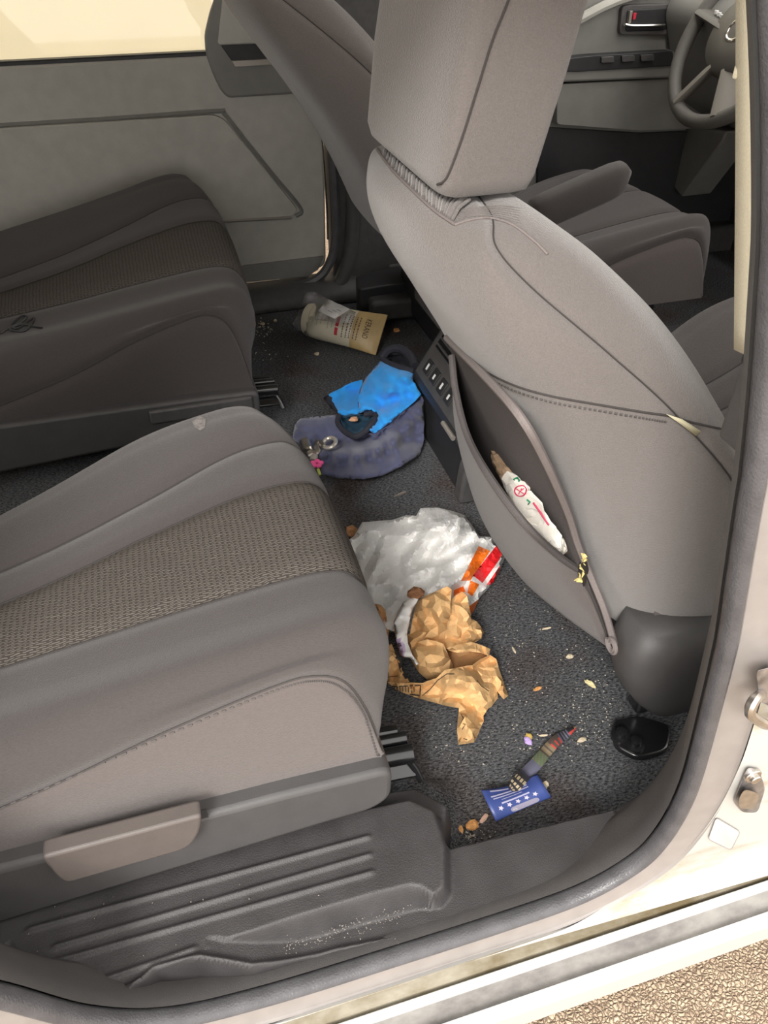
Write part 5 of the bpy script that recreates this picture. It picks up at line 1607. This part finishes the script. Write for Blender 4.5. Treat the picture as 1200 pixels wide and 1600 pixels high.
# ================================================================== CRUMBS
shell = mat('nut_shell', (0.62, 0.30, 0.10), 0.8, var=0.25, vscale=150)
pale = mat('pale_crumb', (0.66, 0.56, 0.40), 0.85, var=0.2, vscale=150)
SH = [(708, 1295, .011, (1.3, .6, .4), 'largest orange nut shell flake by the step corner', -.5, shell),
      (738, 1290, .0085, (1.1, .8, .5), 'rounded orange nut piece between the step corner and the blue card', .2, shell),
      (706, 1316, .006, (1, .8, .6), 'small orange nut fragment closest to the sill by the step corner', .4, shell),
      (756, 1279, .006, (1.5, .5, .4), 'thin pinkish flake touching the corner of the blue card', .6, mat('pink_flake', (0.62, 0.40, 0.30), 0.8)),
      (922, 1068, .0075, (.5, 1.3, .5), 'pale yellow fry shaped crumb on the carpet behind the passenger seat', .5, mat('fry', (0.75, 0.65, 0.35), 0.8)),
      (825, 1158, .0065, (.7, 1, .7), 'tiny lilac paper fleck on the carpet above the woven strap', .3, mat('lilac_fleck', (0.45, 0.32, 0.62), 0.8)),
      (826, 1151, .0055, (1, 1, .8), 'tiny mustard crumb touching the lilac fleck', .3, mat('mustard', (0.55, 0.38, 0.10), 0.8)),
      (909, 1156, .0055, (1.3, .7, .5), 'pale seed beside the pointed end of the woven strap', .1, pale),
      (852, 1226, .0055, (1, .8, .6), 'pale curl of crumb just off the upper edge of the blue card', .9, pale),
      (849, 1149, .004, (1.6, .4, .4), 'thin white sliver on the carpet beside the woven strap', -.2, pale),
      (854, 982, .0045, (1.8, .35, .4), 'thin straw coloured sliver on the carpet below the seat pocket', .0, pale),
      (803, 1016, .0045, (.35, 1.6, .4), 'short straw fibre lying right of the brown paper bag', .0, pale),
      (890, 1026, .005, (1.2, .8, .6), 'pale crumb on the carpet near the front seat hinge cover', .0, pale),
      (840, 1076, .005, (1.4, .6, .5), 'tan crumb on the carpet right of the brown paper bag tip', .2, shell),
      (394, 508, .010, (1, .9, .7), 'orange crumb by the far seat and the far door sill', .0, shell),
      (410, 506, .006, (1, .9, .7), 'pale crumb next to the orange crumb by the far sill', .0, pale),
      (430, 501, .006, (.8, 1.2, .7), 'pale crumb on the carpet left of the clear bag', .0, pale),
      (495, 553, .006, (1, 1, .8), 'white crumb on the dark carpet below the cream tube', .0, pale),
      (620, 516, .009, (1, .8, .6), 'reddish crumb on the carpet right of the cream tube', .0, shell),
      (625, 772, .010, (1.6, .25, .3), 'thin grey twig on the carpet between jacket and white bag', .3, mat('twig', (0.20, 0.17, 0.15), 0.8))]
for i, (u, v_, r_, el, lab, rot, mt) in enumerate(SH):
    nugget('food_crumb' if 'shell' not in lab else 'nut_shell', u, v_, r_*el[2]*0.8+(0.0), r_, None, 100+i, lab, 'crumb', el, None, rot, mt)
nugget('leaf_flake', 998, 1522, -0.356, .006, None, 140, 'orange leaf flake on the pebbled ground beside the white sill', 'leaf', (1, .8, .3), None, .3, shell)
# countless dust specks on carpet and step
rnd = random.Random(77)
V, Fc = [], []
def speck(u, v, z, r):
    c = pz(u, v, z); n0 = len(V)
    a = rnd.uniform(0, 6.28)
    for k in range(3):
        V.append((c[0]+r*math.cos(a+k*2.1)*rnd.uniform(.6, 1.3), c[1]+r*math.sin(a+k*2.1)*rnd.uniform(.6, 1.3), c[2]))
    V.append((c[0], c[1], c[2]+r*0.9))
    Fc.extend([[n0, n0+1, n0+3], [n0+1, n0+2, n0+3], [n0+2, n0, n0+3]])
car_poly = [(800, 900), (880, 960), (955, 1020), (975, 1120), (940, 1190), (850, 1200), (760, 1225), (690, 1190), (650, 1140), (630, 1100), (700, 1110), (760, 1140), (800, 1095), (770, 1000)]
k = 0
while k < 330:
    u, v_ = rnd.uniform(620, 980), rnd.uniform(880, 1230)
    if in_poly((u, v_), car_poly):
        speck(u, v_, 0.001, rnd.choice([.0006, .0007, .0009, .0011, .0016])); k += 1
for _ in range(70): speck(rnd.gauss(915, 30), rnd.gauss(1125, 30), 0.001, rnd.uniform(.0007, .0015))
for _ in range(90): speck(700+abs(rnd.gauss(0, 35)), 1318-abs(rnd.gauss(0, 22)), 0.001, rnd.uniform(.0008, .002))
for _ in range(40): speck(rnd.gauss(412, 14), rnd.gauss(512, 8), 0.001, rnd.uniform(.0015, .003))
for _ in range(14): speck(rnd.gauss(415, 12), rnd.gauss(555, 8), 0.001, rnd.uniform(.0015, .003))
for _ in range(25): speck(rnd.uniform(420, 620), rnd.uniform(500, 600), 0.001, rnd.uniform(.001, .002))
o = obj('crumb_dust', V, Fc, mat('pale_dust', (0.60, 0.55, 0.46), 0.9), smooth=False)
tag(o, 'fine pale crumbs and dust scattered over the dark carpet', 'crumbs', kind='stuff')
V, Fc = [], []
for _ in range(40): speck(rnd.uniform(40, 640), rnd.uniform(1380, 1500), 0.094, rnd.uniform(.0005, .0012))
for _ in range(150):
    t = rnd.random(); speck(430+230*t+rnd.gauss(0, 10), 1486-72*t+rnd.gauss(0, 6), 0.068, rnd.uniform(.0005, .0011))
o = obj('step_dust', V, Fc, mat('grey_grit', (0.26, 0.23, 0.20), 0.9), smooth=False)
tag(o, 'fine pale grit lying on the black plastic step', 'dust', kind='stuff')
